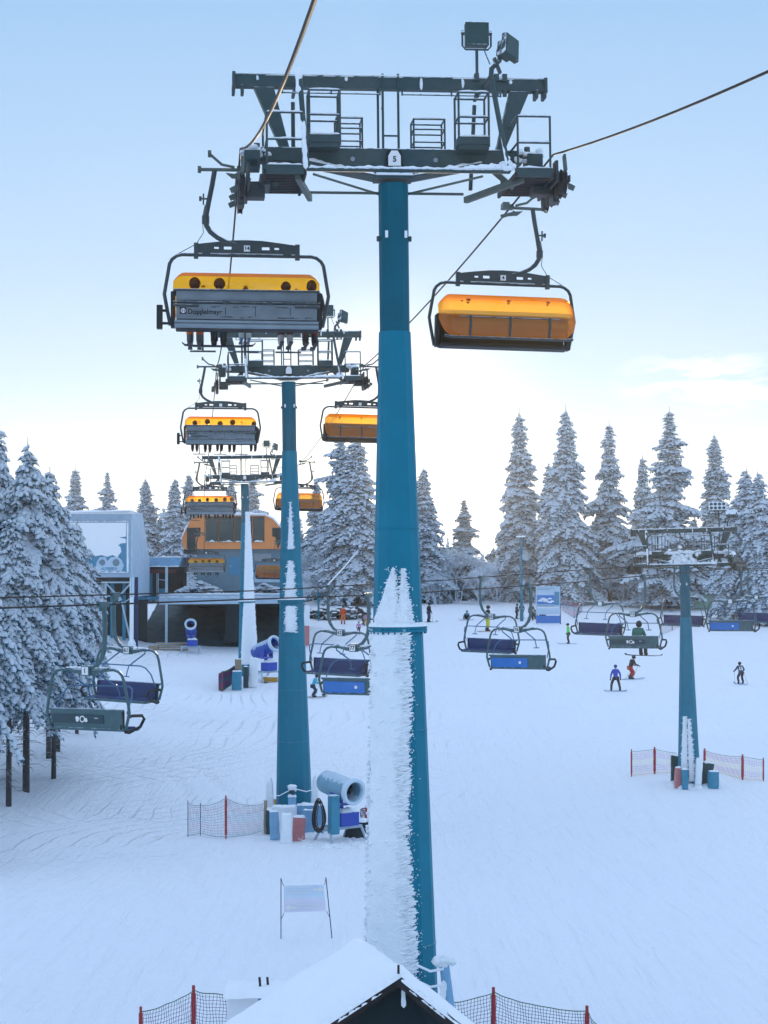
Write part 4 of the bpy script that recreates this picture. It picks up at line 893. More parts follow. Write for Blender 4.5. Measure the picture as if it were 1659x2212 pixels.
def make_quad(ad, snowy=True):
    T = empty('quad_chair', (0, 0, -400)); c = -.45; Q = M['quad']
    m = MB(); m.box((0, 0, 0), (.12, .3, .12)).box((.0, 0, -.08), (.09, .16, .14)); m.build('grip', Q, T)
    pts = [(.02, 0, -.03), (.05, 0, -.35), (.04, 0, -.75), (.02, 0, -1.0), (-.05, 0, -1.18), (-.17, 0, -1.32), (-.33, 0, -1.4), (c, 0, -1.43)]
    m = MB(); m.tube(pts, [.05, .055, .055, .055, .052, .05, .045, .04], 8); m.build('hanger_arm', Q, T, True)
    m = MB(); m.box((c, 0, -1.45), (.24, .16, .22)); b = m.build('hub_box', Q, T, bevel=.02)
    for s in (-1, 1): m = MB(); m.box((c, s*.085, -1.45), (.17, .012, .17)); m.build('number_plate', M['white'], b)
    half = [(0, -1.47), (.45, -1.44), (.72, -1.42), (.86, -1.46), (.95, -1.54), (1.0, -1.66), (1.12, -2.2), (1.14, -2.35), (1.10, -2.5), (1.04, -2.7)]
    path = [(c-x, 0, z) for x, z in half[::-1]] + [(c+x, 0, z) for x, z in half[1:]]
    m = MB(); m.tube(path, .034, 8); m.tube([(c-.6, 0, -1.40), (c-.2, 0, -1.50), (c+.2, 0, -1.50), (c+.6, 0, -1.40)], .04, 6); m.build('frame', Q, T, True)
    for s in (-1, 1):
        m = MB(); m.tube([(c+s*1.10, 0, -2.45), (c+s*1.10, .15, -2.42), (c+s*1.10, .5, -2.44), (c+s*1.10, .58, -2.52), (c+s*1.09, .45, -2.68), (c+s*1.05, .1, -2.78), (c+s*1.02, 0, -2.76)], .035, 7); m.build('armrest', M['black'], T, True)
    m = MB(); m.tube([(c-1.0, .10, -2.38), (c-.98, .3, -2.02), (c-.90, .42, -1.86), (c-.78, .46, -1.81), (c+.78, .46, -1.81), (c+.90, .42, -1.86), (c+.98, .3, -2.02), (c+1.0, .10, -2.38)], .018, 6); m.build('restraint_bar', M['bar'], T, True)
    for x in (-.42, .42):
        m = MB(); m.tube([(c+x-.15, 0, -1.42), (c+x-.15, .03, -1.52), (c+x-.02, .35, -1.74), (c+x, .46, -1.81)], .02, 6); m.build('strut', M['bar'], T, True)
        m = MB(); m.tube([(c+x, .46, -1.80), (c+x-.06, .56, -1.78), (c+x-.07, .66, -1.95), (c+x-.07, .7, -2.08)], .016, 5).tube([(c+x-.07-.1, .7, -2.08), (c+x-.07+.1, .7, -2.08)], .016, 5); m.build('footrest', M['bar'], T, True)
    m = MB(); m.box((c, -.04, -2.52), (1.96, .04, .42), rx=.12); m.tube([(c-1.02, -.06, -2.30), (c+1.02, -.06, -2.30)], .032, 8).tube([(c-1.0, -.02, -2.72), (c+1.0, -.02, -2.72)], .035, 8); m.build('backrest', Q, T, True)
    m = MB(); m.box((c, .02, -2.50), (1.9, .06, .44), rx=.12); m.build('back_pad', M['pad'], T, bevel=.02)
    m = MB(); m.box((c, .26, -2.74), (1.96, .5, .05), rx=-.06); m.tube([(c-1.0, .52, -2.74), (c+1.0, .52, -2.74)], .03, 6); m.build('seat', Q, T, True)
    m = MB(); m.box((c, .25, -2.69), (1.9, .46, .05), rx=-.06); m.build('seat_pad', M['pad'], T, bevel=.02)
    for x in (-.95, .95):
        m = MB(); m.bar((c+x, 0, -2.72), (c+x, .0, -2.3), .05, .1); m.build('bracket', M['black'], T)
    if ad == 'blue':
        m = MB(); m.box((c-.28, -.075, -2.535), (1.30, .012, .31), rx=.12); a = m.build('advert_panel', M['adblue'], T)
        m = MB(); m.lathe([(.045, 0), (.045, .006)], 12, Matrix.Translation((c+.1, -.085, -2.53)) @ Euler((math.pi/2, 0, 0)).to_matrix().to_4x4()); m.build('white_emblem', M['white'], a)
    if ad == 'dark':
        m = MB(); m.box((c-.22, -.075, -2.50), (1.42, .012, .19), rx=.12); a = m.build('advert_panel', M['addark'], T)
        rr = random.Random(4); m = MB()
        for r_ in range(3):
            x = -.86
            while x < -.46: w = rr.uniform(.03, .09); m.box((c+x+w/2, -.084+r_*.006, -2.44-r_*.05), (w, .004, .016)); x += w+.02
        m.box((c+.3, -.083, -2.47), (.1, .004, .02)); m.build('small_print', M['white'], a)
        m = MB(); m.lathe([(.05, 0), (.075, 0), (.075, .006), (.05, .006)], 12, Matrix.Translation((c-.08, -.088, -2.5)) @ Euler((math.pi/2, 0, 0)).to_matrix().to_4x4(), caps=False); m.blob((c-.22, -.088, -2.5), .05, .008, .06, jit=.3).blob((c+.02, -.088, -2.52), .04, .008, .05, jit=.3); m.build('white_emblem', M['white'], a)
    if snowy:
        m = MB()
        for k in range(26): x = rng.uniform(-.62, .62); m.blob((c+x, 0, -1.385+abs(rng.gauss(0, .008))), .06, .04, .018, n=6, m=4, jit=.3)
        m.build('snow_cap', M['rime'], T, True)
    return T
QP = {k: make_quad(k) for k in ('blue', 'dark', 'plain')}
def s_for(u, side):
    k = (u-829.5)/3802; a = qpt(side, 0); return (a.x - k*a.y)/(k*QD.y - QD.x)
def qnum(T, s, back):
    b = next(c for c in kids[T.name] if c.name.startswith('hub_box')); y = -.093 if back else .093
    text_obj(s, .15, Matrix.Translation((-.45, y, -1.45)) @ (FRONT if back else Euler((math.pi/2, 0, math.pi)).to_matrix().to_4x4()), M['ink'], 'number', b, .002, bold=.003)
QUADS = {}
for u, side, ad, num, lab in [
    (223, 1, 'dark', '1', 'nearest quad chair at far left seen from behind, dark advert on its back'),
    (793, 1, 'blue', '77', 'quad chair number 77 with blue back panel between the two near towers'),
    (1143, 1, 'blue', '76', 'quad chair number 76 with blue back panel, right of the near tower'),
    (1390, 1, 'dark', '75', 'quad chair with dark back panel carrying the rider in green'),
    (1598, 1, 'blue', None, 'quad chair with blue back panel just right of the right tower'),
    (250, -1, 'plain', '61', 'empty quad chair number 61 facing us with navy seat, at far left'),
    (712, -1, 'plain', '62', 'empty quad chair number 62 facing us, behind number 77'),
    (1040, -1, 'plain', '63', 'empty facing quad chair with navy seat behind number 76'),
    (1277, -1, 'plain', None, 'empty facing quad chair left of the one with the rider'),
    (1458, -1, 'plain', None, 'empty facing quad chair hidden partly behind the right tower mast'),
    (1617, -1, 'plain', None, 'farthest facing quad chair, at the right edge of the picture')]:
    s = s_for(u, side); p = qpt(side, s); p.z = qz(s) - (.05 if side > 0 else 0)
    o = copy_tree(QP[ad]); o.location = p; o.rotation_euler = (0, R(-1.0), YQ + (0 if side > 0 else math.pi)); tag(o, lab, 'chairlift chair', 'four-seat chairs of the crossing lift'); 
    if num: qnum(o, num, side > 0); QUADS[num] = o
for o in QP.values(): drop(o)
# ------------------------------------------------------------------ people
def skin_mesh(name, nodes, edges, sub=1):
    """nodes: list of (pos, rx, ry)"""
    me = bpy.data.meshes.new(name); me.from_pydata([n[0] for n in nodes], edges, []); o = bpy.data.objects.new(name, me); col.objects.link(o)
    sk = o.modifiers.new('skin', 'SKIN'); sk.use_smooth_shade = True
    lay = me.skin_vertices[0].data if me.skin_vertices else None
    if lay is None:
        bpy.context.view_layer.objects.active = o
        bm = bmesh.new(); bm.from_mesh(me); bm.verts.layers.skin.verify(); bm.to_mesh(me); bm.free(); lay = me.skin_vertices[0].data
    for i, n in enumerate(nodes): lay[i].radius = (n[1], n[2]); lay[i].use_root = (i == 0)
    if sub: o.modifiers.new('sub', 'SUBSURF').levels = sub
    out = bake(o); bpy.data.objects.remove(o); out.name = name; return out
_pc = {}
def cloth(name, c): 
    k = 'cloth'+str(c)
    if k not in M: M[k] = mat(name, c, .8, 0, .15, 10)
    return M[k]
SKIN = mat('skin', (.45, .27, .20), .6)
def pose(kind):
    """joint positions, facing +y, feet on z=0, 1.75 m tall"""
    p = dict(pel=(0, 0, .92), wai=(0, .02, 1.10), che=(0, .03, 1.30), nec=(0, .04, 1.47), hed=(0, .07, 1.62),
             sl=(-.19, .03, 1.40), sr=(.19, .03, 1.40), el=(-.28, .0, 1.13), er=(.28, .0, 1.13), hl=(-.27, .14, .92), hr=(.27, .14, .92),
             ql=(-.10, 0, .88), qr=(.10, 0, .88), kl=(-.12, .06, .50), kr=(.12, .06, .50), fl=(-.13, -.02, .10), fr=(.13, -.02, .10))
    if kind == 'ski':
        p.update(pel=(0, -.08, .82), wai=(0, 0, 1.0), che=(0, .10, 1.18), nec=(0, .17, 1.33), hed=(0, .22, 1.47), sl=(-.19, .12, 1.28), sr=(.19, .12, 1.28), el=(-.33, .15, 1.05), er=(.33, .15, 1.05), hl=(-.34, .40, .95), hr=(.34, .40, .95), ql=(-.11, -.08, .8), qr=(.11, -.08, .8), kl=(-.16, .16, .48), kr=(.16, .16, .48), fl=(-.17, -.02, .12), fr=(.17, -.02, .12))
    if kind == 'board':
        p.update(ql=(-.13, 0, .86), qr=(.13, 0, .86), kl=(-.26, .10, .48), kr=(.26, .10, .48), fl=(-.30, .0, .10), fr=(.30, .0, .10), pel=(0, -.03, .88), el=(-.31, -.02, 1.12), er=(.31, -.02, 1.12), hl=(-.34, .05, .86), hr=(.34, .05, .86))
    if kind == 'sitchair':
        p.update(pel=(0, .12, .12), wai=(0, .09, .28), che=(0, .11, .52), nec=(0, .15, .68), hed=(0, .20, .80), sl=(-.18, .13, .64), sr=(.18, .13, .64), el=(-.24, .22, .36), er=(.24, .22, .36), hl=(-.16, .46, .26), hr=(.16, .46, .26),
                 ql=(-.09, .2, .12), qr=(.09, .2, .12), kl=(-.11, .62, .14), kr=(.11, .62, .14), fl=(-.10, .66, -.32), fr=(.10, .66, -.32))
    if kind == 'sitsnow':
        p.update(pel=(0, 0, .14), wai=(0, .02, .32), che=(0, .10, .5), nec=(0, .16, .64), hed=(0, .2, .78), sl=(-.18, .13, .58), sr=(.18, .13, .58), el=(-.28, .25, .4), er=(.28, .25, .4), hl=(-.14, .42, .42), hr=(.14, .42, .42),
                 ql=(-.11, .08, .16), qr=(.11, .08, .16), kl=(-.22, .42, .46), kr=(.22, .42, .46), fl=(-.24, .68, .12), fr=(.24, .68, .12))
    if kind == 'bend':
        p.update(wai=(0, .10, 1.05), che=(0, .28, 1.16), nec=(0, .42, 1.24), hed=(0, .53, 1.28), sl=(-.18, .34, 1.2), sr=(.18, .34, 1.2), el=(-.25, .42, .95), er=(.25, .42, .95), hl=(-.2, .5, .75), hr=(.2, .5, .75))
    return {k: Vector(v) for k, v in p.items()}
def person(loc, rz, kind, label, jacket, pants, helmet=(.02, .02, .025), boots=(.03, .03, .03), h=1.75, gear=None, gcol=(.05, .12, .2), poles=False, group=None, gloves=(.02, .02, .02), hood=False, parent_scale=None):
    T = empty('person', loc, rz); tag(T, label, 'person', group); s = h/1.75; T.scale = (s, s, s); p = pose(kind)
    key = kind
    if key not in _pc:
        def hand(w, e):
            d = (p[w]-p[e]).normalized(); return p[w]+d*.08
        N = [(p['pel'], .13, .11), (p['wai'], .12, .10), (p['che'], .14, .10), (p['nec'], .05, .05), (p['hed'], .085, .10), (p['hed']+Vector((0, .0, .09)), .07, .08),
             (p['sl'], .055, .055), (p['el'], .042, .042), (p['hl'], .03, .03), (p['sr'], .055, .055), (p['er'], .042, .042), (p['hr'], .03, .03),
             (p['ql'], .085, .085), (p['kl'], .055, .055), (p['fl'], .04, .04), (p['qr'], .085, .085), (p['kr'], .055, .055), (p['fr'], .04, .04)]
        E = [(0, 1), (1, 2), (2, 3), (3, 4), (4, 5), (2, 6), (6, 7), (7, 8), (2, 9), (9, 10), (10, 11), (0, 12), (12, 13), (13, 14), (0, 15), (15, 16), (16, 17)]
        body = skin_mesh('body', N, E)
        J = [(p['pel'], .175, .15), (p['wai'], .16, .135), (p['che'], .185, .145), (p['nec'], .12, .10), (p['sl'], .095, .095), (p['el'], .068, .068), (p['hl'], .055, .055), (p['sr'], .095, .095), (p['er'], .068, .068), (p['hr'], .055, .055)]
        jk = skin_mesh('jacket', J, [(0, 1), (1, 2), (2, 3), (2, 4), (4, 5), (5, 6), (2, 7), (7, 8), (8, 9)])
        Tn = [(p['pel'], .15, .13), (p['ql'], .115, .115), ((p['ql']+p['kl'])/2, .105, .105), (p['kl'], .09, .09), (p['fl']+Vector((0, 0, .08)), .085, .085), (p['qr'], .115, .115), ((p['qr']+p['kr'])/2, .105, .105), (p['kr'], .09, .09), (p['fr']+Vector((0, 0, .08)), .085, .085)]
        pt = skin_mesh('trousers', Tn, [(0, 1), (1, 2), (2, 3), (3, 4), (0, 5), (5, 6), (6, 7), (7, 8)])
        _pc[key] = (body, jk, pt)
    body, jk, pt = _pc[key]
    def add(me, nm, mt):
        me = me.copy(); me.name = nm; me.materials.clear(); me.materials.append(mt); me.shade_smooth(); return link(bpy.data.objects.new(nm, me), T)
    b = add(body, 'body', SKIN); add(jk, 'jacket', cloth('jacket_cloth', jacket)); add(pt, 'trousers', cloth('trouser_cloth', pants))
    hd = p['hed']
    m = MB(); m.blob(hd+Vector((rng.uniform(-.02, .02), -.015, .045)), .12*rng.uniform(.9, 1.08), .14, .125*rng.uniform(.92, 1.12), n=12, m=8, jit=.05); m.build('hood' if hood else 'helmet', cloth('helmet_shell', helmet), T, True)
    m = MB(); m.blob(hd+Vector((0, .10, .01)), .085, .04, .042, n=10, m=6); m.build('goggles', M['ink'], T, True)
    m = MB(); m.blob(hd+Vector((0, .105, -.045)), .018, .03, .025, n=6, m=4); m.build('nose', SKIN, b, True)
    for q, e in (('hl', 'el'), ('hr', 'er')):
        d = (p[q]-p[e]).normalized(); sx = -1 if q == 'hl' else 1
        m = MB(); m.blob(p[q]+d*.04, .045, .045, .05, n=8, m=5)
        sd = Vector((sx, 0, 0)) - d*d.x*sx; sd.normalize()
        for k in range(4): o_ = sd*(-.03+.02*k); m.tube([p[q]+d*.06+o_, p[q]+d*.11+o_, p[q]+d*.13+o_+Vector((0, .01, -.02))], [.012, .011, .009], 5)
        m.tube([p[q]+d*.03-sd*.03, p[q]+d*.08-sd*.055+Vector((0, .02, 0))], [.013, .010], 5); m.build('glove', cloth('glove_cloth', gloves), T, True)
    ski_dir = Vector((0, 1, 0)); up_ = .05 if kind != 'sitchair' else 0
    for q in ('fl', 'fr'):
        f = p[q]; m = MB(); m.blob(f+Vector((0, .04, -.02)), .065, .15, .07, n=10, m=6).tube([f+Vector((0, 0, 0)), f+Vector((0, -.01, .16))], [.07, .075], 10); m.build('boot', cloth('boot_shell', boots), T, True)
    if gear == 'ski':
        for q in ('fl', 'fr'):
            f = p[q]; z = f.z-.095; m = MB()
            pr = [(-.75, .0, .03), (-.70, .0, .045), (0, 0, .035), (.65, 0, .05), (.82, .03, .05), (.92, .10, .03)]
            vs = [Vector((f.x+sx*w, f.y+y+.05, z+dz+e)) for e in (0, .018) for y, dz, w in pr for sx in (-1, 1)]; n = len(pr); fs = []
            for i in range(n-1):
                a = 2*i; fs += [(a, a+1, a+3, a+2), (2*n+a, 2*n+a+2, 2*n+a+3, 2*n+a+1), (a, a+2, 2*n+a+2, 2*n+a), (a+1, 2*n+a+1, 2*n+a+3, a+3)]
            fs += [(0, 2*n, 2*n+1, 1), (2*n-2, 2*n-1, 4*n-1, 4*n-2)]
            m.add(vs, fs); m.build('ski', cloth('ski_base', gcol), T)
    if gear == 'board':
        f = (p['fl']+p['fr'])/2; z = f.z-.10; m = MB(); pr = [(-.78, .07, .06), (-.72, .02, .12), (-.5, 0, .14), (0, 0, .125), (.5, 0, .14), (.72, .02, .12), (.78, .07, .06)]
        vs = [Vector((x, f.y+.03+sy*w, z+dz+e)) for e in (0, .02) for x, dz, w in pr for sy in (-1, 1)]; n = len(pr); fs = []
        for i in range(n-1):
            a = 2*i; fs += [(a, a+1, a+3, a+2), (2*n+a, 2*n+a+2, 2*n+a+3, 2*n+a+1), (a, a+2, 2*n+a+2, 2*n+a), (a+1, 2*n+a+1, 2*n+a+3, a+3)]
        fs += [(0, 2*n, 2*n+1, 1), (2*n-2, 2*n-1, 4*n-1, 4*n-2)]; m.add(vs, fs); m.build('snowboard', cloth('board_base', gcol), T)
    if poles:
        for q, sx in (('hl', -1), ('hr', 1)):
            h_ = p[q]; tip = Vector((h_.x+sx*.15, h_.y-.55, .0)) if kind == 'ski' else Vector((h_.x+sx*.06, h_.y+.08, 0))
            m = MB(); m.tube([h_+Vector((0, 0, .1)), tip], .010, 5).lathe([(.045, 0), (.045, .01)], 8, Matrix.Translation(tip+Vector((0, 0, .06)))); m.build('ski_pole', cloth('pole_metal', (.10, .12, .14)), T)
    return T
def walker(u, v, vtop, face, kind, label, jacket, pants, **k):
    g = at_ground(u, v); d = g.y; h = (v-vtop)/3802*d; full = {'stand': 1.75, 'ski': 1.6, 'board': 1.75, 'sitsnow': .9, 'bend': 1.4}[kind]
    h = h/full*1.75; return person(g, R(face), kind, label, jacket, pants, h=h, **k)
NAVY = (.012, .02, .05); BLK = (.012, .012, .015)
walker(1330, 1493, 1437, 6, 'board', 'person in royal blue jacket on a snowboard in front of the right tower', (.02, .06, .42), (.012, .015, .04), helmet=(.01, .03, .2), gear='board', gcol=(.08, .25, .4), hood=True)
walker(1363, 1468, 1417, -70, 'ski', 'skier in black jacket and red trousers beside the blue snowboarder', BLK, (.42, .03, .03), gear='ski', gcol=(.1, .3, .5), poles=True)
b17 = walker(1600, 1478, 1431, 10, 'ski', 'skier in navy with a white bib on the back, alone at far right', (.03, .06, .12), (.012, .015, .05), gear='ski', gcol=(.1, .3, .5), poles=True)
m = MB(); m.box((0, -.055, 1.15), (.26, .02, .26), rx=-.42); bib = m.build('bib', M['white'], b17)
walker(1228, 1391, 1347, 80, 'stand', 'skier in bright green jacket with black trousers, mid slope', (.06, .62, .08), BLK, gear='ski', gcol=(.15, .4, .55))
walker(678, 1507, 1458, -75, 'ski', 'skier in light blue jacket behind the frame of chair 77', (.04, .42, .55), (.02, .05, .08), gear='ski', gcol=BLK, poles=True)
walker(741, 1349, 1309, 180, 'stand', 'person all in orange standing by the stone wall', (.75, .09, .02), (.80, .16, .03), helmet=(.03, .06, .08), gloves=BLK)
walker(785, 1350, 1311, 90, 'bend', 'person in black leaning over a child by the stone wall', BLK, (.02, .03, .05), hood=True)
walker(789, 1352, 1325, -20, 'stand', 'child in pink top and mustard trousers behind the bent adult', (.5, .25, .35), (.42, .22, .05))
walker(775, 1371, 1343, 15, 'stand', 'small child in lilac jacket and dark helmet by the stone wall', (.50, .25, .48), BLK)
walker(926, 1344, 1303, -60, 'stand', 'skier in black with poles at the right edge of the front tower', BLK, (.04, .04, .07), gear='ski', gcol=BLK, poles=True)
walker(1009, 1338, 1319, 170, 'sitsnow', 'snowboarder sitting on the snow in pale blue jacket, alone', (.10, .25, .32), BLK, helmet=(.15, .3, .35), gear='board', gcol=BLK)
walker(1053, 1364, 1309, -70, 'stand', 'person in long black coat and yellow trousers behind a facing chair', BLK, (.62, .55, .05), hood=True, gear='ski', gcol=(.4, .05, .05))
walker(1116, 1337, 1305, -70, 'stand', 'left one of two dark skiers beside the lamp mast', (.02, .05, .06), BLK, gear='ski', gcol=(.1, .3, .35), poles=True)
walker(1127, 1337, 1302, 160, 'stand', 'right one of two dark skiers beside the lamp mast', (.01, .015, .03), (.01, .015, .03), poles=True)
walker(1148, 1341, 1304, 170, 'stand', 'dark skier with a lime helmet left of the information board', (.015, .04, .03), BLK, helmet=(.35, .6, .1))
walker(1158, 1336, 1318, 160, 'sitsnow', 'snowboarder in grey sitting left of the maroon one, by the board', (.06, .08, .09), BLK, gear='board', gcol=BLK)
walker(1172, 1337, 1315, 175, 'sitsnow', 'snowboarder in maroon jacket sitting before the information board', (.07, .01, .04), BLK, gear='board', gcol=BLK)
# riders on the chairs
def rider(chair, lx, label, jacket, pants, facing=0, h=1.6, dy=.10, dz=-3.06, **k):
    bpy.context.view_layer.update(); p = chair.matrix_world @ Vector((lx + (.16 if chair in SIX else 0), dy, dz))
    return person(p, chair.rotation_euler.z+facing, 'sitchair', label, jacket, pants, h=h, **k)
WARM = dict(helmet=(.10, .04, .02))  # brown of the riders' helmets carries the bubble's orange veil in their colour
c14, c2, c3, c4 = SIX[0], SIX[1], SIX[2], SIX[3]
ORG = (.62, .12, .02)
rider(c14, -1.02, 'leftmost rider of the nearest bubble chair, orange ski trousers', (.25, .06, .02), ORG, h=1.66, gear='ski', gcol=BLK, boots=(.1, .1, .1), helmet=(.10, .04, .02))
rider(c14, -.54, 'rider in dark clothes, second from left in the nearest bubble chair', BLK, (.02, .04, .04), h=1.66, gear='board', gcol=BLK, helmet=(.10, .04, .02))
rider(c14, -.02, 'small rider in the middle of the nearest bubble chair, pale boots', (.2, .05, .03), (.35, .06, .02), h=1.3, gear='ski', gcol=(.05, .1, .2), boots=(.5, .6, .6), helmet=(.10, .04, .02))
rider(c14, .80, 'rider second from right in the nearest bubble chair, brown trousers', (.06, .02, .02), (.10, .04, .03), h=1.58, gear='ski', gcol=BLK, boots=(.4, .4, .4), helmet=(.10, .04, .02))
rider(c14, 1.30, 'rightmost rider of the nearest bubble chair', (.04, .02, .02), (.12, .03, .02), h=1.62, gear='ski', gcol=BLK, helmet=(.10, .04, .02))
for ch, nm, xs in ((c2, 'second', (-1.05, -.55, -.08, .45, 1.3)), (c3, 'third', (-1.05, -.6, -.1, .45, .85, 1.28)), (c4, 'fourth', (-.9, -.2, .3, .95))):
    for i, x in enumerate(xs):
        o_ = ['first', 'second', 'third', 'fourth', 'fifth', 'sixth'][i]
        rider(ch, x+rng.uniform(-.06, .06), '%s rider from the left on the %s bubble chair going up' % (o_, nm), [BLK, (.03, .04, .05), (.05, .02, .02)][i % 3], [BLK, (.02, .02, .04), (.04, .03, .03)][(i+1) % 3], h=rng.choice((1.55, 1.66, 1.62, 1.5)), gear='ski', gcol=BLK, helmet=rng.choice(((.10, .04, .02), (.05, .02, .015), (.14, .06, .03))), group='riders of the %s bubble chair' % nm)
rider(QUADS['75'], -.35, 'rider in green jacket sitting alone on a quad chair', (.03, .16, .12), (.012, .02, .05), h=1.7, dy=.08, dz=-2.66, gear='board', gcol=(.03, .05, .06))
# ------------------------------------------------------------------ buildings, machines and fences
M['orange'] = mat('orange_shell', (.78, .26, .07), .5, 0, .08, 3)
M['greywall'] = mat('grey_blue_cladding', (.12, .21, .26), .7, 0, .25, 1.5)
M['dkglass'] = mat('dark_window', (.012, .05, .06), .12, 0, .3, 3)
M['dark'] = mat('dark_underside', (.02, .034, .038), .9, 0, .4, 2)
M['earth'] = mat('dark_earth', (.05, .085, .095), .95, 0, .6, 1.2, .6, 3)
M['fascia'] = mat('frosted_fascia', (.42, .56, .68), .7, 0, .2, 2, frost=.8, fthr=.4)
M['galv'] = mat('galvanised_post', (.40, .52, .60), .5, .1, .15, 4)
M['bluedk'] = mat('blue_board', (.03, .22, .36), .5, 0, .2, 3)
M['maroon'] = mat('maroon_beam', (.10, .03, .03), .7)
M['wood'] = mat('dark_timber', (.035, .03, .03), .9, 0, .4, 5, .4, 10)
M['gunblue'] = mat('gun_blue', (.01, .07, .38), .35, 0, .15, 3, frost=.75, fcol=(.5, .62, .72), fthr=.3)
M['gunrim'] = mat('frosted_gun_rim', (.55, .68, .78), .6, 0, .1, 4)
M['boxblue'] = mat('blue_box', (.01, .06, .42), .4, 0, .1, 3, frost=.9, fthr=.4)
M['tarp'] = mat('teal_tarp', (.03, .24, .36), .6, 0, .2, 3, frost=.8, fthr=.45)
M['padred'] = mat('faded_red_pad', (.55, .20, .20), .7, 0, .25, 5, frost=.9, fthr=.3)
M['padblue'] = mat('pale_blue_pad', (.20, .40, .58), .7, 0, .25, 3, frost=.9, fthr=.4)
M['paddark'] = mat('dark_green_pad', (.02, .06, .07), .7, 0, .3, 3, frost=.9, fthr=.4)
M['padtan'] = mat('tan_board', (.32, .26, .18), .8, 0, .3, 4, frost=.8, fthr=.45)
M['amber'] = mat('amber_box', (.42, .22, .03), .5, 0, .3, 4, frost=.8, fthr=.5)
M['redpost'] = mat('red_pole', (.38, .03, .03), .5, 0, .2, 10)
M['bluepost'] = mat('dark_blue_pole', (.01, .03, .12), .5)
M['cable'] = mat('black_cable', (.015, .02, .025), .6)
def XZ(u, v, d): p = W(u, v, d); return (p.x, p.z)
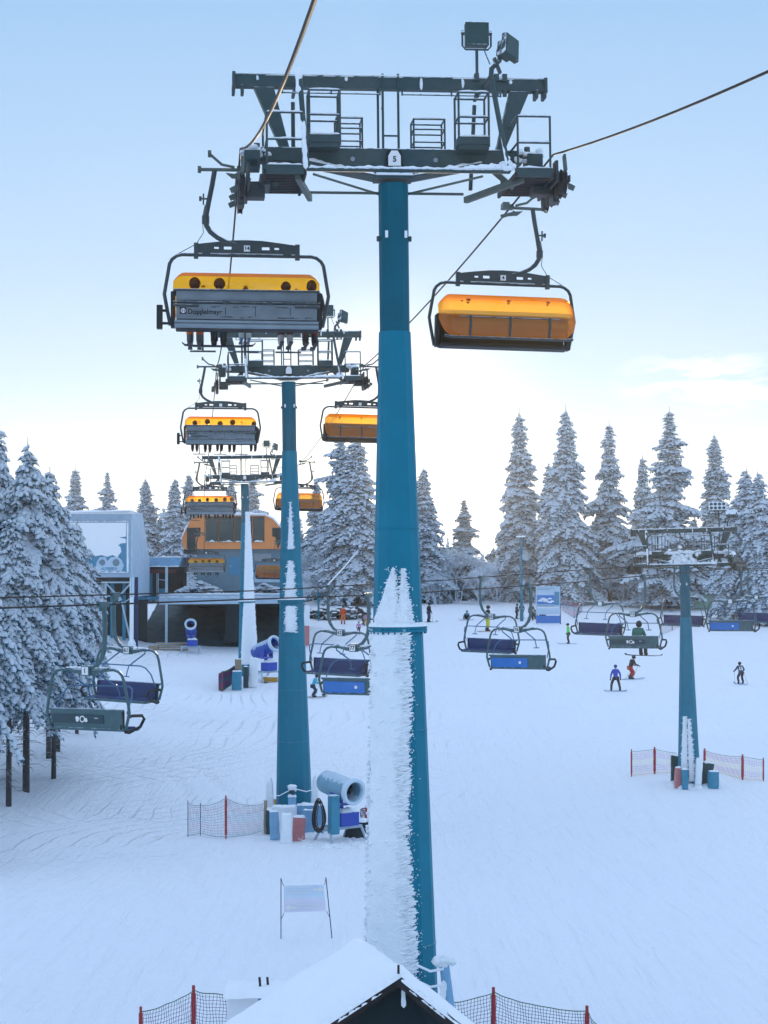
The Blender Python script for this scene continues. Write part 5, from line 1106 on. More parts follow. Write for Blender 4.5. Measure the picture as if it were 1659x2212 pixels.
# --- cable-car style top station of the six-seat lift
def station():
    d0 = 153.0; o = empty('lift_station', (W(500, 1290, d0).x, d0, W(500, 1290, d0).z)); bx, bz = o.location.x, o.location.z
    tag(o, 'top station with orange upper storey, dark windows and snowy roof above a raised deck', 'lift station')
    def pl(l, d=d0): return [(XZ(u, v, d)[0]-bx, XZ(u, v, d)[1]-bz) for u, v in l]
    def put(mb, nm, mt, par=None, **k): return mb.build(nm, mt, par or o, **k)
    m = MB(); m.prism(pl([(397, 1186), (393, 1165), (396, 1147), (409, 1126), (428, 1114), (572, 1114), (590, 1122), (608, 1143), (620, 1166), (620, 1186)]), 0, 12); shell = put(m, 'orange_storey', M['orange'])
    m = MB(); m.prism(pl([(424, 1113.5), (438, 1109), (572, 1109), (592, 1118), (612, 1141), (608, 1142.8), (590, 1121.6), (572, 1113.5)]), -.25, 12.2); put(m, 'snowy_roof', M['rime'])
    m = MB(); m.snowline((pl([(430, 1111)])[0][0], -.2, pl([(430, 1111)])[0][1]), (pl([(573, 1111)])[0][0], -.2, pl([(573, 1111)])[0][1]), .5, .14, .8, .15)
    m.snowline((pl([(410, 1127)])[0][0], -.15, pl([(410, 1127)])[0][1]), (pl([(394, 1160)])[0][0], -.15, pl([(394, 1160)])[0][1]), .4, .12, .6, .15); put(m, 'snow_cap', M['rime'], smooth=True)
    for u0, u1 in ((444, 472), (473.5, 505), (506.5, 532), (533.5, 545), (547, 571)):
        x0, z0 = pl([(u0, 1171)])[0]; x1, z1 = pl([(u1, 1116)])[0]
        f = MB(); f.box(((x0+x1)/2, -.03, (z0+z1)/2), (x1-x0, .05, z1-z0)); w = put(f, 'window', M['black'])
        f = MB(); f.box(((x0+x1)/2, -.06, (z0+z1)/2), (x1-x0-.12, .02, z1-z0-.12)); put(f, 'pane', M['dkglass'], w)
        f = MB(); f.snowline((x0+.05, -.1, z0+.02), (x1-.05, -.1, z0+.02), .12, .09, .9, .1); put(f, 'sill_snow', M['rime'], w, smooth=True)
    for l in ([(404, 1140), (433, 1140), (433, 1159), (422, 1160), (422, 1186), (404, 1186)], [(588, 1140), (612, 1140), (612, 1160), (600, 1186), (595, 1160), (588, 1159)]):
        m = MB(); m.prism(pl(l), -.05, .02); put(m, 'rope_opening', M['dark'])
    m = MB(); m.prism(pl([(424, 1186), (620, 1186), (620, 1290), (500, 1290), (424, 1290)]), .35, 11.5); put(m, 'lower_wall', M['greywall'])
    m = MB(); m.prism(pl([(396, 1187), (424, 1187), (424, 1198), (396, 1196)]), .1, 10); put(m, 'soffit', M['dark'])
    x0, z0 = pl([(494, 1243)])[0]; x1, z1 = pl([(517, 1203)])[0]
    m = MB(); m.box(((x0+x1)/2, .32, (z0+z1)/2), (x1-x0, .06, z1-z0)); dr = put(m, 'door', M['bluedk']); m = MB(); m.box((x0+.15, .26, (z0+z1)/2), (.05, .06, .18)); put(m, 'handle', M['galv'], dr)
    m = MB(); m.prism(pl([(548, 1196), (585, 1196), (585, 1211), (548, 1211)]), .28, .34); put(m, 'grey_panel', M['alu'])
    m = MB(); m.prism(pl([(549, 1236), (612, 1236), (612, 1258), (549, 1258)]), .28, .34); put(m, 'notice_panel', M['fascia'])
    m = MB()                                             # machine guard and snow heap on the deck
    for k in range(200): x = rng.uniform(-4.6, -.9); m.blob((x, -1+rng.uniform(-.6, 1), .25+rng.uniform(0, 1.1)*(1-abs(x+2.6)/2.6)), .3, .3, .16, n=7, m=4, jit=.3)
    put(m, 'snow_heap', M['leaf'], smooth=True); m = MB()
    for k in range(120): x = rng.uniform(1.2, 4.6); m.blob((x, -1+rng.uniform(-.6, 1), .25+rng.uniform(0, .9)*(1-abs(x-3)/2.6)), .3, .3, .16, n=7, m=4, jit=.3)
    put(m, 'snow_heap', M['leaf'], smooth=True)
    # deck with deep frosted edge beam
    q = pl([(357, 1281), (640, 1281), (640, 1301), (357, 1303)]); m = MB(); m.prism(q, -4.2, 12.5); put(m, 'deck', M['fascia'])
    m = MB(); 
    for v in (1281.5, 1288): a = pl([(357, v)])[0]; b = pl([(640, v)])[0]; m.snowline((a[0], -4.25, a[1]), (b[0], -4.25, b[1]), .25, .07, .6, .2)
    put(m, 'snow_cap', M['rime'], smooth=True)
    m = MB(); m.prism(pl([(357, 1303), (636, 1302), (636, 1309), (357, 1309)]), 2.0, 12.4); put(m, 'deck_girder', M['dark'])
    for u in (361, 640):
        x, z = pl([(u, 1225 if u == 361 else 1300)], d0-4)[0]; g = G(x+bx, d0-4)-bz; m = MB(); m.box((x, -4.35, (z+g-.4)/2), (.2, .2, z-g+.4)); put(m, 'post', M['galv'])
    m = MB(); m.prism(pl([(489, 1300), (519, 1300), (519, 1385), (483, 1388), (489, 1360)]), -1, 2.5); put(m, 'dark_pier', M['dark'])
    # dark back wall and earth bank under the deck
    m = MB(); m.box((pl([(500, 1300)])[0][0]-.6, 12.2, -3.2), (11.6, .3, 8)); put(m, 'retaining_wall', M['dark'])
    x0 = pl([(285, 1300)])[0][0]; m = MB(); nx, ny = 60, 14; vs = []
    for j in range(ny+1):
        for i in range(nx+1):
            x = x0 + (5.9-x0)*i/nx; y = -1.0+13*j/ny; g = G(x+bx, y+d0)-bz
            h = (2.2*(j/ny)**1.0 + .25*mnoise.noise(Vector((x*1.3, y*1.3, 4))))*min(1, i/3)
            vs.append((x, y, g + h - (.3 if j == 0 else 0)))
    m.add(vs, [(j*(nx+1)+i, j*(nx+1)+i+1, (j+1)*(nx+1)+i+1, (j+1)*(nx+1)+i) for j in range(ny) for i in range(nx)]); put(m, 'earth_bank', M['earth'], smooth=True)
    # side annexe on the left: roof, maroon beam, teal wall, slab
    m = MB(); m.prism(pl([(298, 1204), (394, 1204), (388, 1224), (298, 1224)]), -.5, 6); put(m, 'annexe_roof', M['padblue'])
    m = MB(); m.snowline((pl([(300, 1224)])[0][0], -.55, pl([(300, 1224)])[0][1]), (pl([(388, 1224)])[0][0], -.55, pl([(388, 1224)])[0][1]), .16, .07, .6, .1); m.snowline((pl([(298, 1204)])[0][0], -.4, pl([(298, 1204)])[0][1]), (pl([(394, 1204)])[0][0], -.4, pl([(394, 1204)])[0][1]), .3, .07, .6, .1); put(m, 'snow_cap', M['rime'], smooth=True)
    m = MB(); m.prism(pl([(298, 1225), (388, 1225), (388, 1296), (298, 1296)]), 2.5, 5.5); put(m, 'annexe_shade', M['dark'])  # dark block standing in for the shadow under the annexe roof
    m = MB(); m.prism(pl([(299, 1230), (380, 1230), (380, 1238), (299, 1239)]), -.2, .2); put(m, 'beam', M['maroon'])
    m = MB(); m.prism(pl([(299, 1239), (327, 1239), (327, 1288), (299, 1288)]), .5, .8); put(m, 'annexe_wall', M['tarp'])
    m = MB(); m.prism(pl([(340, 1272), (360, 1272), (360, 1290), (340, 1290)]), .3, .5); put(m, 'low_panel', M['tarp'])
    for u in (338, 341): m = MB(); m.prism(pl([(u, 1232), (u+1.6, 1232), (u+1.6, 1290), (u, 1290)]), 0, .12); put(m, 'post', M['galv'])
    m = MB(); m.prism(pl([(341, 1251), (361, 1253), (361, 1254.5), (341, 1252.5)]), 0, .06); put(m, 'rail', M['galv'])
    m = MB(); m.prism(pl([(290, 1289), (362, 1289), (362, 1295), (290, 1295)]), -1, 6); put(m, 'slab', M['bluedk'])
    return o
station()
def billboard():
    d0 = 145.0; o = empty('billboard_building', (W(215, 1250, d0).x, d0, G(W(215, 1250, d0).x, d0))); bx, bz = o.location.x, o.location.z
    tag(o, 'metal-clad building on white legs with a big snow-plastered sign on its front', 'building')
    def pl(l, d=d0): return [(XZ(u, v, d)[0]-bx, XZ(u, v, d)[1]-bz) for u, v in l]
    def put(mb, nm, mt, par=None, **k): return mb.build(nm, mt, par or o, **k)
    m = MB(); m.prism(pl([(128, 1110), (283, 1108), (283, 1247), (128, 1247)]), 0, 6.5)
    put(m, 'clad_wall', M['fascia'])
    m = MB()
    for k in range(58):
        x, z1 = pl([(130+k*2.65, 1112)])[0]; z0 = pl([(0, 1246)])[0][1]; m.box((x, -.02, (z0+z1)/2), (.045, .05, z1-z0))
    put(m, 'ribs', M['fascia'])
    a, b = pl([(126, 1107)])[0], pl([(287, 1105)])[0]; m = MB(); m.snowline((a[0], 1.5, a[1]), (b[0], 1.5, b[1]), 4.5, .2, .3, .3); m.box(((a[0]+b[0])/2, .5, a[1]-.05), (b[0]-a[0], 1.6, .12)); put(m, 'snowy_roof', M['rime'], smooth=True)
    m = MB(); x = pl([(283, 1108)])[0][0]; zt = pl([(283, 1106)])[0][1]; zb = pl([(283, 1290)])[0][1]
    vs = [(x, -.1, zt), (x, -.1, zb), (x+.55, 6.6, zb), (x+.55, 6.6, zb+3.0), (x+.08, 5.5, zt)]; vs2 = [(p[0]+.12, p[1], p[2]) for p in vs]; m.add(vs+vs2, [(0, 1, 2, 3, 4), (9, 8, 7, 6, 5)]+[(i, (i+1) % 5, (i+1) % 5+5, i+5) for i in range(5)]); put(m, 'side_wall', M['fascia'])
    m = MB(); m.prism(pl([(150, 1129), (274, 1128), (274, 1236), (150, 1236)]), -.16, -.07); sg = put(m, 'sign', M['bluedk'])
    m = MB()
    for a, b in (((150, 1127.5), (276, 1127.5)), ((276, 1128), (276, 1237)), ((150, 1237), (276, 1237))):
        a, b = pl([a])[0], pl([b])[0]; m.snowline((a[0], -.14, a[1]), (b[0], -.14, b[1]), .16, .06, .9, .09)
    put(m, 'sign_edge_snow', M['rime'], sg, smooth=True)
    # wind-plastered snow over most of the sign
    pts = [(151, 1129), (273, 1129), (273, 1159), (266, 1160), (258, 1161), (272, 1164), (273, 1173), (262, 1174), (256, 1178), (261, 1182), (263, 1192), (258, 1198), (254, 1204), (244, 1199), (232, 1203), (220, 1199), (205, 1202), (190, 1197), (176, 1200), (151, 1196)]
    m = MB(); m.prism(pl(pts), -.21, -.15); put(m, 'plastered_snow', M['snow'], sg, bevel=.02)
    m = MB(); m.prism(pl([(205, 1235), (210, 1214), (216, 1204), (228, 1203), (233, 1212), (240, 1204), (254, 1202), (264, 1210), (268, 1222), (263, 1234)]), -.2, -.17); em = put(m, 'pale_emblem', M['fascia'], sg)
    for u, r_ in ((222, 7.5), (252, 9)):
        x, z = pl([(u, 1215)])[0]; m = MB(); m.blob((x, -.2, z), r_*.034, .02, r_*.034, n=10, m=6, jit=.15); put(m, 'round_patch', M['greywall'], em, smooth=True)
    x, z = pl([(236, 1228.5)])[0]; text_obj('ALPEJSKA', .32, Matrix.Translation((x, -.205, z)) @ FRONT, M['bluedk'], 'lettering', em, .01, bold=.006)
    # frame and legs
    g = lambda u, y=0: G(XZ(u, 1300, d0)[0], d0+y)-bz
    def leg(u0, v0, u1, v1, w, nm='leg', mt='galv', y=.2): a, b = pl([(u0, v0)])[0], pl([(u1, v1)])[0]; m = MB(); m.bar((a[0], y, a[1]), (b[0], y, b[1]), w); put(m, nm, M[mt])
    x, z = pl([(284, 1247)])[0]; m = MB(); m.box((x, .2, (z+g(284)-.3)/2), (.30, .3, z-g(284)+.3)); put(m, 'leg', M['rime'])
    m = MB(); m.box((x+.3, .9, (z+g(284)-.3)/2), (.24, .24, z-g(284)+.3)); put(m, 'leg', M['bluepost'])
    m = MB(); m.blob((x+.05, 0, g(284)+.45), .34, .34, .36, n=12, m=8).lathe([(.42, 0), (.4, .3)], 12, Matrix.Translation((x+.05, 0, g(284)))); put(m, 'footing', M['rime'], smooth=True)
    for a in ((218, 1258, 281, 1258, .12), (222, 1287, 254, 1287, .14), (228, 1260, 254, 1288, .12), (282, 1260, 256, 1288, .12), (256, 1290, 259, 1298, .3), (262, 1300, 283, 1392, .13), (228, 1260, 228, 1290, .09), (282, 1292, 262, 1305, .08), (232, 1303, 258, 1303, .08)): leg(*a[:5], nm='brace')
    for u, w in ((223, .32), (249, .26)):
        x, z = pl([(u, 1252)])[0]; gg = G(x+bx, d0+5)-bz; m = MB(); m.box((x, 5, (z+gg-.3)/2), (w, w, z-gg+.3)); put(m, 'leg', M['tarp'])
    m = MB(); m.prism(pl([(128, 1249), (283, 1249), (283, 1258), (128, 1258)]), .4, 6.3); put(m, 'floor_girder', M['dark'])
    m = MB(); x0, x1 = pl([(200, 1300)])[0][0], pl([(292, 1300)])[0][0]; m.box(((x0+x1)/2, 7.5, 2.3), (x1-x0, .3, 6)); put(m, 'back_wall', M['dark'])
billboard()
# --- snow guns
M['gungrey'] = mat('frosted_gun_barrel', (.16, .34, .44), .5, 0, .3, 2.5, frost=.8, fcol=(.55, .66, .75), fthr=.62)
def snow_gun(loc, rz, label, s=1, tilt=.25, yawb=0, style=0):
    o = empty('snow_gun', loc, rz); o.scale = (s, s, s); tag(o, label, 'snow gun')
    Mx = Matrix.Translation((0, 0, 1.75)) @ Euler((tilt, 0, yawb)).to_matrix().to_4x4() @ Euler((math.pi/2, 0, 0)).to_matrix().to_4x4()    # barrel axis towards -y
    m = MB(); m.lathe([(.30, -.95), (.37, -.85), (.39, -.5), (.37, .3), (.35, .62), (.30, .62), (.30, -.6)], 24, Mx, caps=False); m.lathe([(.0, -.6), (.30, -.6)], 24, Mx, caps=False); b = m.build('barrel', M['gungrey' if style else 'gunblue'], o, True)
    m = MB(); m.lathe([(.35, .55), (.43, .58), (.44, .72), (.41, .76), (.33, .74), (.32, .58)], 24, Mx, caps=False); m.build('nozzle_ring', M['gunrim'], b, True)
    m = MB(); m.lathe([(.0, .1), (.31, .1)], 20, Mx, caps=False); m.lathe([(.08, -.2), (.08, .3), (.0, .36)], 12, Mx, caps=False)
    for k in range(8): a = k*math.pi/4; m.add([Mx @ Vector((r*math.cos(a+t), r*math.sin(a+t), .2+z)) for r, t, z in ((.08, 0, 0), (.3, .0, .03), (.3, .35, -.05), (.08, .5, -.05))], [(0, 1, 2, 3)])
    m.build('fan', M['black'], b)
    m = MB(); m.snowline(Mx @ Vector((0, .38, -.9)) if False else (0, .75, 2.1-.1), (0, -.5, 2.12-.2), .5, .06, .5, .08)
    m = MB(); m.tube([(0, 0, .5), (0, .05, 1.4)], [.11, .09], 10).box((-.32, 0, 1.45), (.05, .3, .55)).box((.32, 0, 1.45), (.05, .3, .55)).box((0, 0, 1.2), (.7, .25, .08)); m.build('yoke', M['boxblue'], o, bevel=.01)
    m = MB(); m.box((.1, -.1, .75), (.75, .5, .45)); m.build('control_box', M['boxblue'], o, bevel=.02)
    m = MB(); m.snowline((-.25, -.12, .98), (.45, -.12, .98), .45, .1, .5, .07); m.build('snow_cap', M['rime'], o, True)
    m = MB(); m.box((0, -.1, .45), (1.5, .09, .09)).box((0, .5, .45), (1.5, .09, .09)).box((-.7, .2, .45), (.08, .7, .08)).box((.7, .2, .45), (.08, .7, .08)); m.build('chassis', M['galv'], o)
    for x, y in ((-.7, -.5), (.7, -.5), (-.6, .7), (.6, .7)): m = MB(); m.bar((x*.9, y*.5, .45), (x, y, -.05), .06); m.build('leg', M['galv'], o)
    return o
g = at_ground(737, 1818); gun1 = snow_gun(g, R(38), 'big frosted snow gun pointing right beside the second tower, hose coil at its left', 1.18, .12, 0, 1)
m = MB(); m.box((-.52, -.3, .95), (.30, .34, 1.25), rz=-.2); m.build('teal_cover', M['tarp'], gun1, bevel=.04)
g = at_ground(573, 1475); snow_gun((g.x-.0, 126, G(g.x, 126)), R(48), 'blue snow gun tipped up to the right behind the foot of the farthest tower', 1.35, -.35)
g = at_ground(419, 1404); snow_gun((g.x, 146, G(g.x, 146)), R(4), 'blue snow gun under the station deck, mouth raised towards the viewer', 1.15, -.55)
m = MB(); gp = W(400, 1390, 147); gz = G(gp.x, 147)
for k in range(4): m.box((gp.x-1.6+k*.15, 147.2, gz+.12+k*.17), (3.6-k*.3, .5, .10), rz=.02*k)
m.box((gp.x-2.6, 146.8, gz+.3), (.8, .5, .35)); thing_mesh(m, 'timber_stack', M['padtan'], 'stack of snowy planks lying under the station deck behind the post', 'timber')
# --- things round the second tower's foot
def gpt(u, v, d): p = W(u, v, d); return Vector((p.x, d, G(p.x, d)))
def block(name, u0, u1, v0, v1, d, dep, mt, label, cat, lean=0, bevel=.05, snow=True, rz=0, group=None):
    d = at_ground((u0+u1)/2, v1+1).y
    a, b = W(u0, v1, d), W(u1, v0, d); w, h = b.x-a.x, b.z-a.z; cx = (a.x+b.x)/2; z0 = a.z
    o = empty(name, (cx, d, z0), rz, 0, lean); tag(o, label, cat, group)
    m = MB(); N_ = (5, 3, 8); sd = rng.uniform(0, 99)
    def gp_(i, j, k): return (i/N_[0]-.5, j/N_[1]-.5, k/N_[2])
    ids = {}; vs = []; fs = []
    def vid(i, j, k):
        if (i, j, k) not in ids:
            x, y, z = gp_(i, j, k); rr_ = 1-.10*max(0, abs(x)*2-.6)*(abs(y) > .3); nn = mnoise.noise_vector(Vector((x*w*3+sd, y*dep*3, z*h*2)))*min(.05, w*.12)
            ids[(i, j, k)] = len(vs); vs.append((x*w*rr_+nn.x, y*dep*(1-.15*(abs(x) > .45))+nn.y, z*h+nn.z*(k > 0)))
        return ids[(i, j, k)]
    for ax in range(3):
        b_, c_ = [q for q in range(3) if q != ax]
        for side in (0, N_[ax]):
            for p in range(N_[b_]):
                for q in range(N_[c_]):
                    qd = []
                    for dp, dq in ((0, 0), (1, 0), (1, 1), (0, 1)): t_ = [0, 0, 0]; t_[ax] = side; t_[b_] = p+dp; t_[c_] = q+dq; qd.append(vid(*t_))
                    fs.append(tuple(qd))
    m.add(vs, fs); m.build('body', M[mt], o, True)
    if snow: m = MB(); m.snowline((-w/2, 0, h-.01), (w/2, 0, h-.01), dep*1.05, .07, .5, .06); m.build('snow_cap', M['rime'], o, True)
    return o
block('crash_pad', 628, 658, 1765, 1816, 64.5, .25, 'padred', 'faded red crash pad standing before the second tower', 'crash pad', .04)
block('crash_pad', 585, 604, 1752, 1812, 66, .4, 'padblue', 'snow-caked pale crash pad at the left foot of the second tower', 'crash pad', -.05)
block('crash_pad', 606, 630, 1760, 1820, 65.2, .3, 'rime', 'thickly iced crash pad left of the faded red one', 'crash pad', .03)
block('crash_pad', 655, 680, 1750, 1805, 68, .35, 'padblue', 'smooth pale blue pad behind the hose coil', 'crash pad', 0)
block('storage_box', 578, 604, 1724, 1746, 66.5, .45, 'amber', 'amber plastic box on a green cabinet left of the second tower', 'box', 0, .03)
block('cabinet', 575, 605, 1748, 1800, 67.0, .5, 'paddark', 'dark green cabinet under the amber box', 'cabinet', 0, .03)
block('snowy_board', 570, 577, 1728, 1800, 66.4, .15, 'padtan', 'weathered board standing on edge at the end of the net', 'board', 0, .01)
block('control_cabinet', 610, 628, 1738, 1756, 64.0, .3, 'white', 'small white control box with a drawer slot, second tower foot', 'control box', 0, .015)
block('control_cabinet', 614, 632, 1706, 1732, 64.8, .22, 'rime', 'white panel tilted over the small control box', 'control box', .5, .015)
block('crash_pad', 640, 700, 1738, 1798, 70, .5, 'padblue', 'wide pale pad wrapped in frost behind the hose coil and gun', 'crash pad', 0)
block('crash_pad', 588, 640, 1742, 1802, 70, .5, 'rime', 'wide iced pad at the back of the clutter, second tower foot', 'crash pad', 0)
hy = at_ground(631, 1800); o = empty('hydrant', hy); tag(o, 'frosted hydrant post with a capped lamp before the second tower', 'hydrant')
ht = W(630, 1690, hy.y).z-hy.z
m = MB(); m.tube([(0, 0, 0), (0, 0, ht*.72)], .13, 12).box((0, 0, ht*.62), (.3, .3, .35)).tube([(0, 0, ht*.6), (-.25, 0, ht*.35), (-.3, 0, 0)], .06, 8); m.build('post', M['padblue'], o, True)
m = MB(); m.lathe([(.13, 0), (.15, .15), (.1, .2)], 12, Matrix.Translation((0, 0, ht*.78))); m.build('lamp', M['paddark'], o)
m = MB(); m.blob((0, 0, ht*.90), .19, .17, .12, n=10, m=6, jit=.3).blob((.06, .02, ht*.86), .14, .14, .1, n=8, m=5, jit=.3).snowline((-.18, -.05, ht*.72), (.18, -.05, ht*.72), .3, .1, .5, .05)
for a, b in (((-.1, -.1, ht*.85), (-.95, .4, ht*.72)), ((.1, -.1, ht*.88), (1.0, .5, ht*.85)), ((.15, -.1, ht*.45), (.9, .5, ht*.36))): 
    c = (Vector(a)+Vector(b))/2-Vector((0, 0, .12)); m.tube([a, c, b], .02, 5)
m.build('snow_cap', M['rime'], o, True)
for u0, u1, v0, nm in ((576, 588, 1680, 'left'), (676, 686, 1672, 'right')):
    a = W((u0+u1)/2, v0, 71.2); gz = G(a.x, 71.2); m = MB(); h = a.z-gz; m.prism([(-.22, 0), (.22, 0), (.12, h*.9), (.05, h), (-.1, h*.92)], -.35, .35); o = m.build('tower_guard', M['rime'], None, bevel=.05); o.location = (a.x, 71.2, gz); tag(o, 'snow-coated upright guard board at the %s side of the second tower foot' % nm, 'guard board')
# wind-blown snow heaped round the clutter
for u0, u1, v, nm in ((592, 690, 1808, 'snow drifted over the clutter at the second tower foot'), (1450, 1552, 1702, 'snow drifted against the pads of the quad tower')):
    m = MB()
    for k in range(46): p = at_ground(rng.uniform(u0, u1), v+rng.uniform(-14, 3)); s_ = rng.uniform(.12, .34); m.blob(p+Vector((0, 0, -.02)), s_, s_, s_*rng.uniform(.35, .9), n=8, m=5, jit=.25)
    tag(m.build('snow_drift', M['rime'], None, True), nm, 'snow drift', kind='stuff')
# coil of hoses
hd_ = gun1.location.y-.75; c = W(690, 1762, hd_); m = MB()
for k in range(11):
    w = rng.uniform(.13, .24); h = rng.uniform(.5, .66); ph = rng.uniform(-.05, .05); y = rng.uniform(-.08, .08)
    m.tube([(c.x + w*math.sin(a)*(1-.25*math.cos(a)) + ph, hd_+y, c.z + h*math.cos(a)) for a in np.linspace(0, 2*math.pi, 22)], .017, 5)
thing_mesh(m, 'hose_coil', M['cable'], 'long coil of black hoses hung between second tower and snow gun', 'hose coil')
block('sled_box', 745, 796, 1772, 1808, 63.5, .9, 'dark', 'dark open crate behind the snow gun chassis, right of the second tower', 'crate', 0, .02)
m = MB(); rr = random.Random(8)                          # churned lumps of snow
for k in range(420):
    u = rr.uniform(655, 790); v = 1812 + rr.uniform(0, 22) - .0*u; p = at_ground(u, v); s = rr.uniform(.04, .13); m.blob(p+Vector((0, 0, .01)), s, s, s*.6, n=6, m=4, jit=.35)
tag(m.build('snow_lumps', M['snow'], None, True), 'churned lumps of snow below the snow gun', 'snow lumps', kind='stuff')
# --- nets
def net_mat(name, bands):
    m = bpy.data.materials.new(name); m.use_nodes = True; nt = m.node_tree; N = nt.nodes; L = nt.links; b = N['Principled BSDF']; b.inputs['Roughness'].default_value = .7
    uv = N.new('ShaderNodeUVMap'); sp = N.new('ShaderNodeSeparateXYZ'); L.new(uv.outputs[0], sp.inputs[0]); cr = N.new('ShaderNodeValToRGB'); cr.color_ramp.interpolation = 'CONSTANT'
    while len(cr.color_ramp.elements) < len(bands): cr.color_ramp.elements.new(.5)
    for e, (p, c) in zip(cr.color_ramp.elements, bands): e.position = p; e.color = (*c, 1)
    L.new(sp.outputs['Y'], cr.inputs[0]); L.new(cr.outputs[0], b.inputs['Base Color']); return m
M['net_o'] = net_mat('orange_purple_net', [(0, (.8, .5, .25)), (.12, (.6, .14, .22)), (.38, (.9, .6, .28)), (.62, (.6, .14, .24)), (.9, (.8, .5, .25)), (.97, (.02, .15, .15))])
M['net_b'] = net_mat('dark_green_net', [(0, (.03, .12, .13)), (.15, (.12, .05, .16)), (.45, (.03, .12, .14)), (.6, (.12, .04, .14)), (.9, (.05, .12, .06))])
M['net_p'] = net_mat('pink_blue_net', [(0, (.05, .2, .25)), (.1, (.35, .15, .25)), (.4, (.12, .2, .3)), (.65, (.3, .12, .2)), (.9, (.03, .18, .22))])
def net(posts, label, nm='net_p', cell=.085, wire=.010, sagt=.14, sagb=.05, lastfree=False, group='safety nets'):
    """posts: (u, v_top, v_bottom, distance, thick)"""
    posts = [(u, vt, vb, at_ground(u, vb).y if d > 60 else d, th) for u, vt, vb, d, th in posts]; A = posts[0]; p0 = W(A[0], A[2], A[3]); o = empty('safety_net', p0); tag(o, label, 'safety net', group)
    P3 = [(W(u, vt, d)-p0, W(u, vb, d)-p0, th, d) for u, vt, vb, d, th in posts]
    for (t, b, th, d), pp in zip(P3, posts):
        if th <= 0: continue
        gz = G(b.x+p0.x, d) - p0.z; m = MB(); m.tube([(b.x, b.y, min(b.z, gz)-.2), t+Vector((0, 0, .03))], th/2, 6)
        if th >= .05: m.tube([b+(t-b)*.1, b+(t-b)*.92], th*.75, 8)
        m.build('pole', M['redpost'] if th >= .05 else M['bluepost'], o, True)
    for (t0, b0, _, _), (t1, b1, _, _) in zip(P3, P3[1:]):
        L = (t1-t0).length; H = (t0-b0).length; nx = max(4, int(L/cell)); nz = max(4, int(H*.9/cell)); V = []; F = []; UV = []
        def pt(i, j):
            s = i/nx; r = j/nz; top = t0.lerp(t1, s) - Vector((0, 0, .06+4*sagt*L*.5*s*(1-s))); bot = b0.lerp(b1, s) - Vector((0, 0, -.06+4*sagb*L*.4*s*(1-s))); p = bot.lerp(top, r)
            p.y += .04*math.sin(s*9+r*3); p.x += .012*math.sin(r*14+i); return p
        def seg(a, b, ra, rb, w, vert):
            n = len(V); e = Vector((w/2, 0, 0)) if vert else Vector((0, 0, w/2)); y = Vector((0, w*.6, 0))
            V.extend([a-e, a+e, a+y, b-e, b+e, b+y]); F.extend([(n, n+1, n+4, n+3), (n+1, n+2, n+5, n+4), (n+2, n, n+3, n+5)]); UV.extend([ra, ra, ra, rb, rb, rb])
        for i in range(nx+1):
            for j in range(nz): seg(pt(i, j), pt(i, j+1), j/nz*.94, (j+1)/nz*.94, wire, True)
        for j in range(nz+1):
            w = wire*2.2 if j in (0, nz) else wire
            for i in range(nx): seg(pt(i, j), pt(i+1, j), j/nz, j/nz, w, False)
        me = bpy.data.meshes.new('mesh_panel'); me.from_pydata([tuple(v) for v in V], [], F); me.update(); me.materials.append(M[nm])
        ul = me.uv_layers.new(name='UVMap'); ar = np.array(UV); li = np.empty(len(me.loops), dtype=np.int32); me.loops.foreach_get('vertex_index', li); uvv = np.zeros((len(li), 2), dtype=np.float32); uvv[:, 1] = ar[li]; ul.data.foreach_set('uv', uvv.ravel())
        link(bpy.data.objects.new('mesh_panel', me), o)
    return o
net([(406, 1731, 1808, 64.8, .03), (433, 1736, 1803, 65.6, .03), (488, 1720, 1812, 64.6, .06), (576, 1730, 1795, 66.5, .0)], 'sagging net on poles left of the second tower foot, pink and blue', 'net_p', .085, .008)
net([(778, 1745, 1785, 66, .0), (791, 1741, 1790, 66, .06)], 'scrap of blue net at the left edge of the front tower', 'net_b', .08, .02, .02)
net([(304, 2178, 2310, 32.0, .05), (418, 2132, 2300, 33.0, .06), (502, 2140, 2300, 33.2, .02)], 'dark net with red poles in the foreground left of the hut roof', 'net_b', .062, .008, .10)
net([(975, 2158, 2310, 33.2, .0), (1066, 2136, 2300, 33.4, .06), (1268, 2176, 2330, 32.4, .06), (1320, 2240, 2340, 31.6, .0)], 'dark net with red poles in the foreground right of the near tower', 'net_b', .062, .008, .10)
net([(1364, 1620, 1678, 80.5, .05), (1414, 1615, 1672, 81.5, .08), (1462, 1624, 1670, 81.5, .0)], 'sheer orange-purple net left of the quad tower foot', 'net_o', .075, .008, .05, .03)
net([(1522, 1618, 1660, 82.5, .08), (1604, 1631, 1685, 80.2, .08), (1649, 1638, 1688, 79.5, .05)], 'sheer orange-purple net right of the quad tower foot', 'net_o', .075, .008, .05, .03)
net([(473, 1455, 1492, 121, .05), (480, 1450, 1494, 120.5, .05), (507, 1436, 1472, 121, .0)], 'small bright blue net beside the foot of the farthest tower', 'net_b', .07, .05, .03)
net([(1428, 1348, 1372, 156, .05), (1452, 1342, 1362, 160, .06), (1476, 1336, 1354, 164, .05)], 'far pale net on thin poles left of the quad tower mast', 'net_p', .16, .012, .02)
net([(1214, 1290, 1320, 170, .0), (1240, 1300, 1336, 166, .04), (1258, 1298, 1322, 172, .0)], 'far net stretched from the right post of the information board', 'net_p', .16, .012, .02)
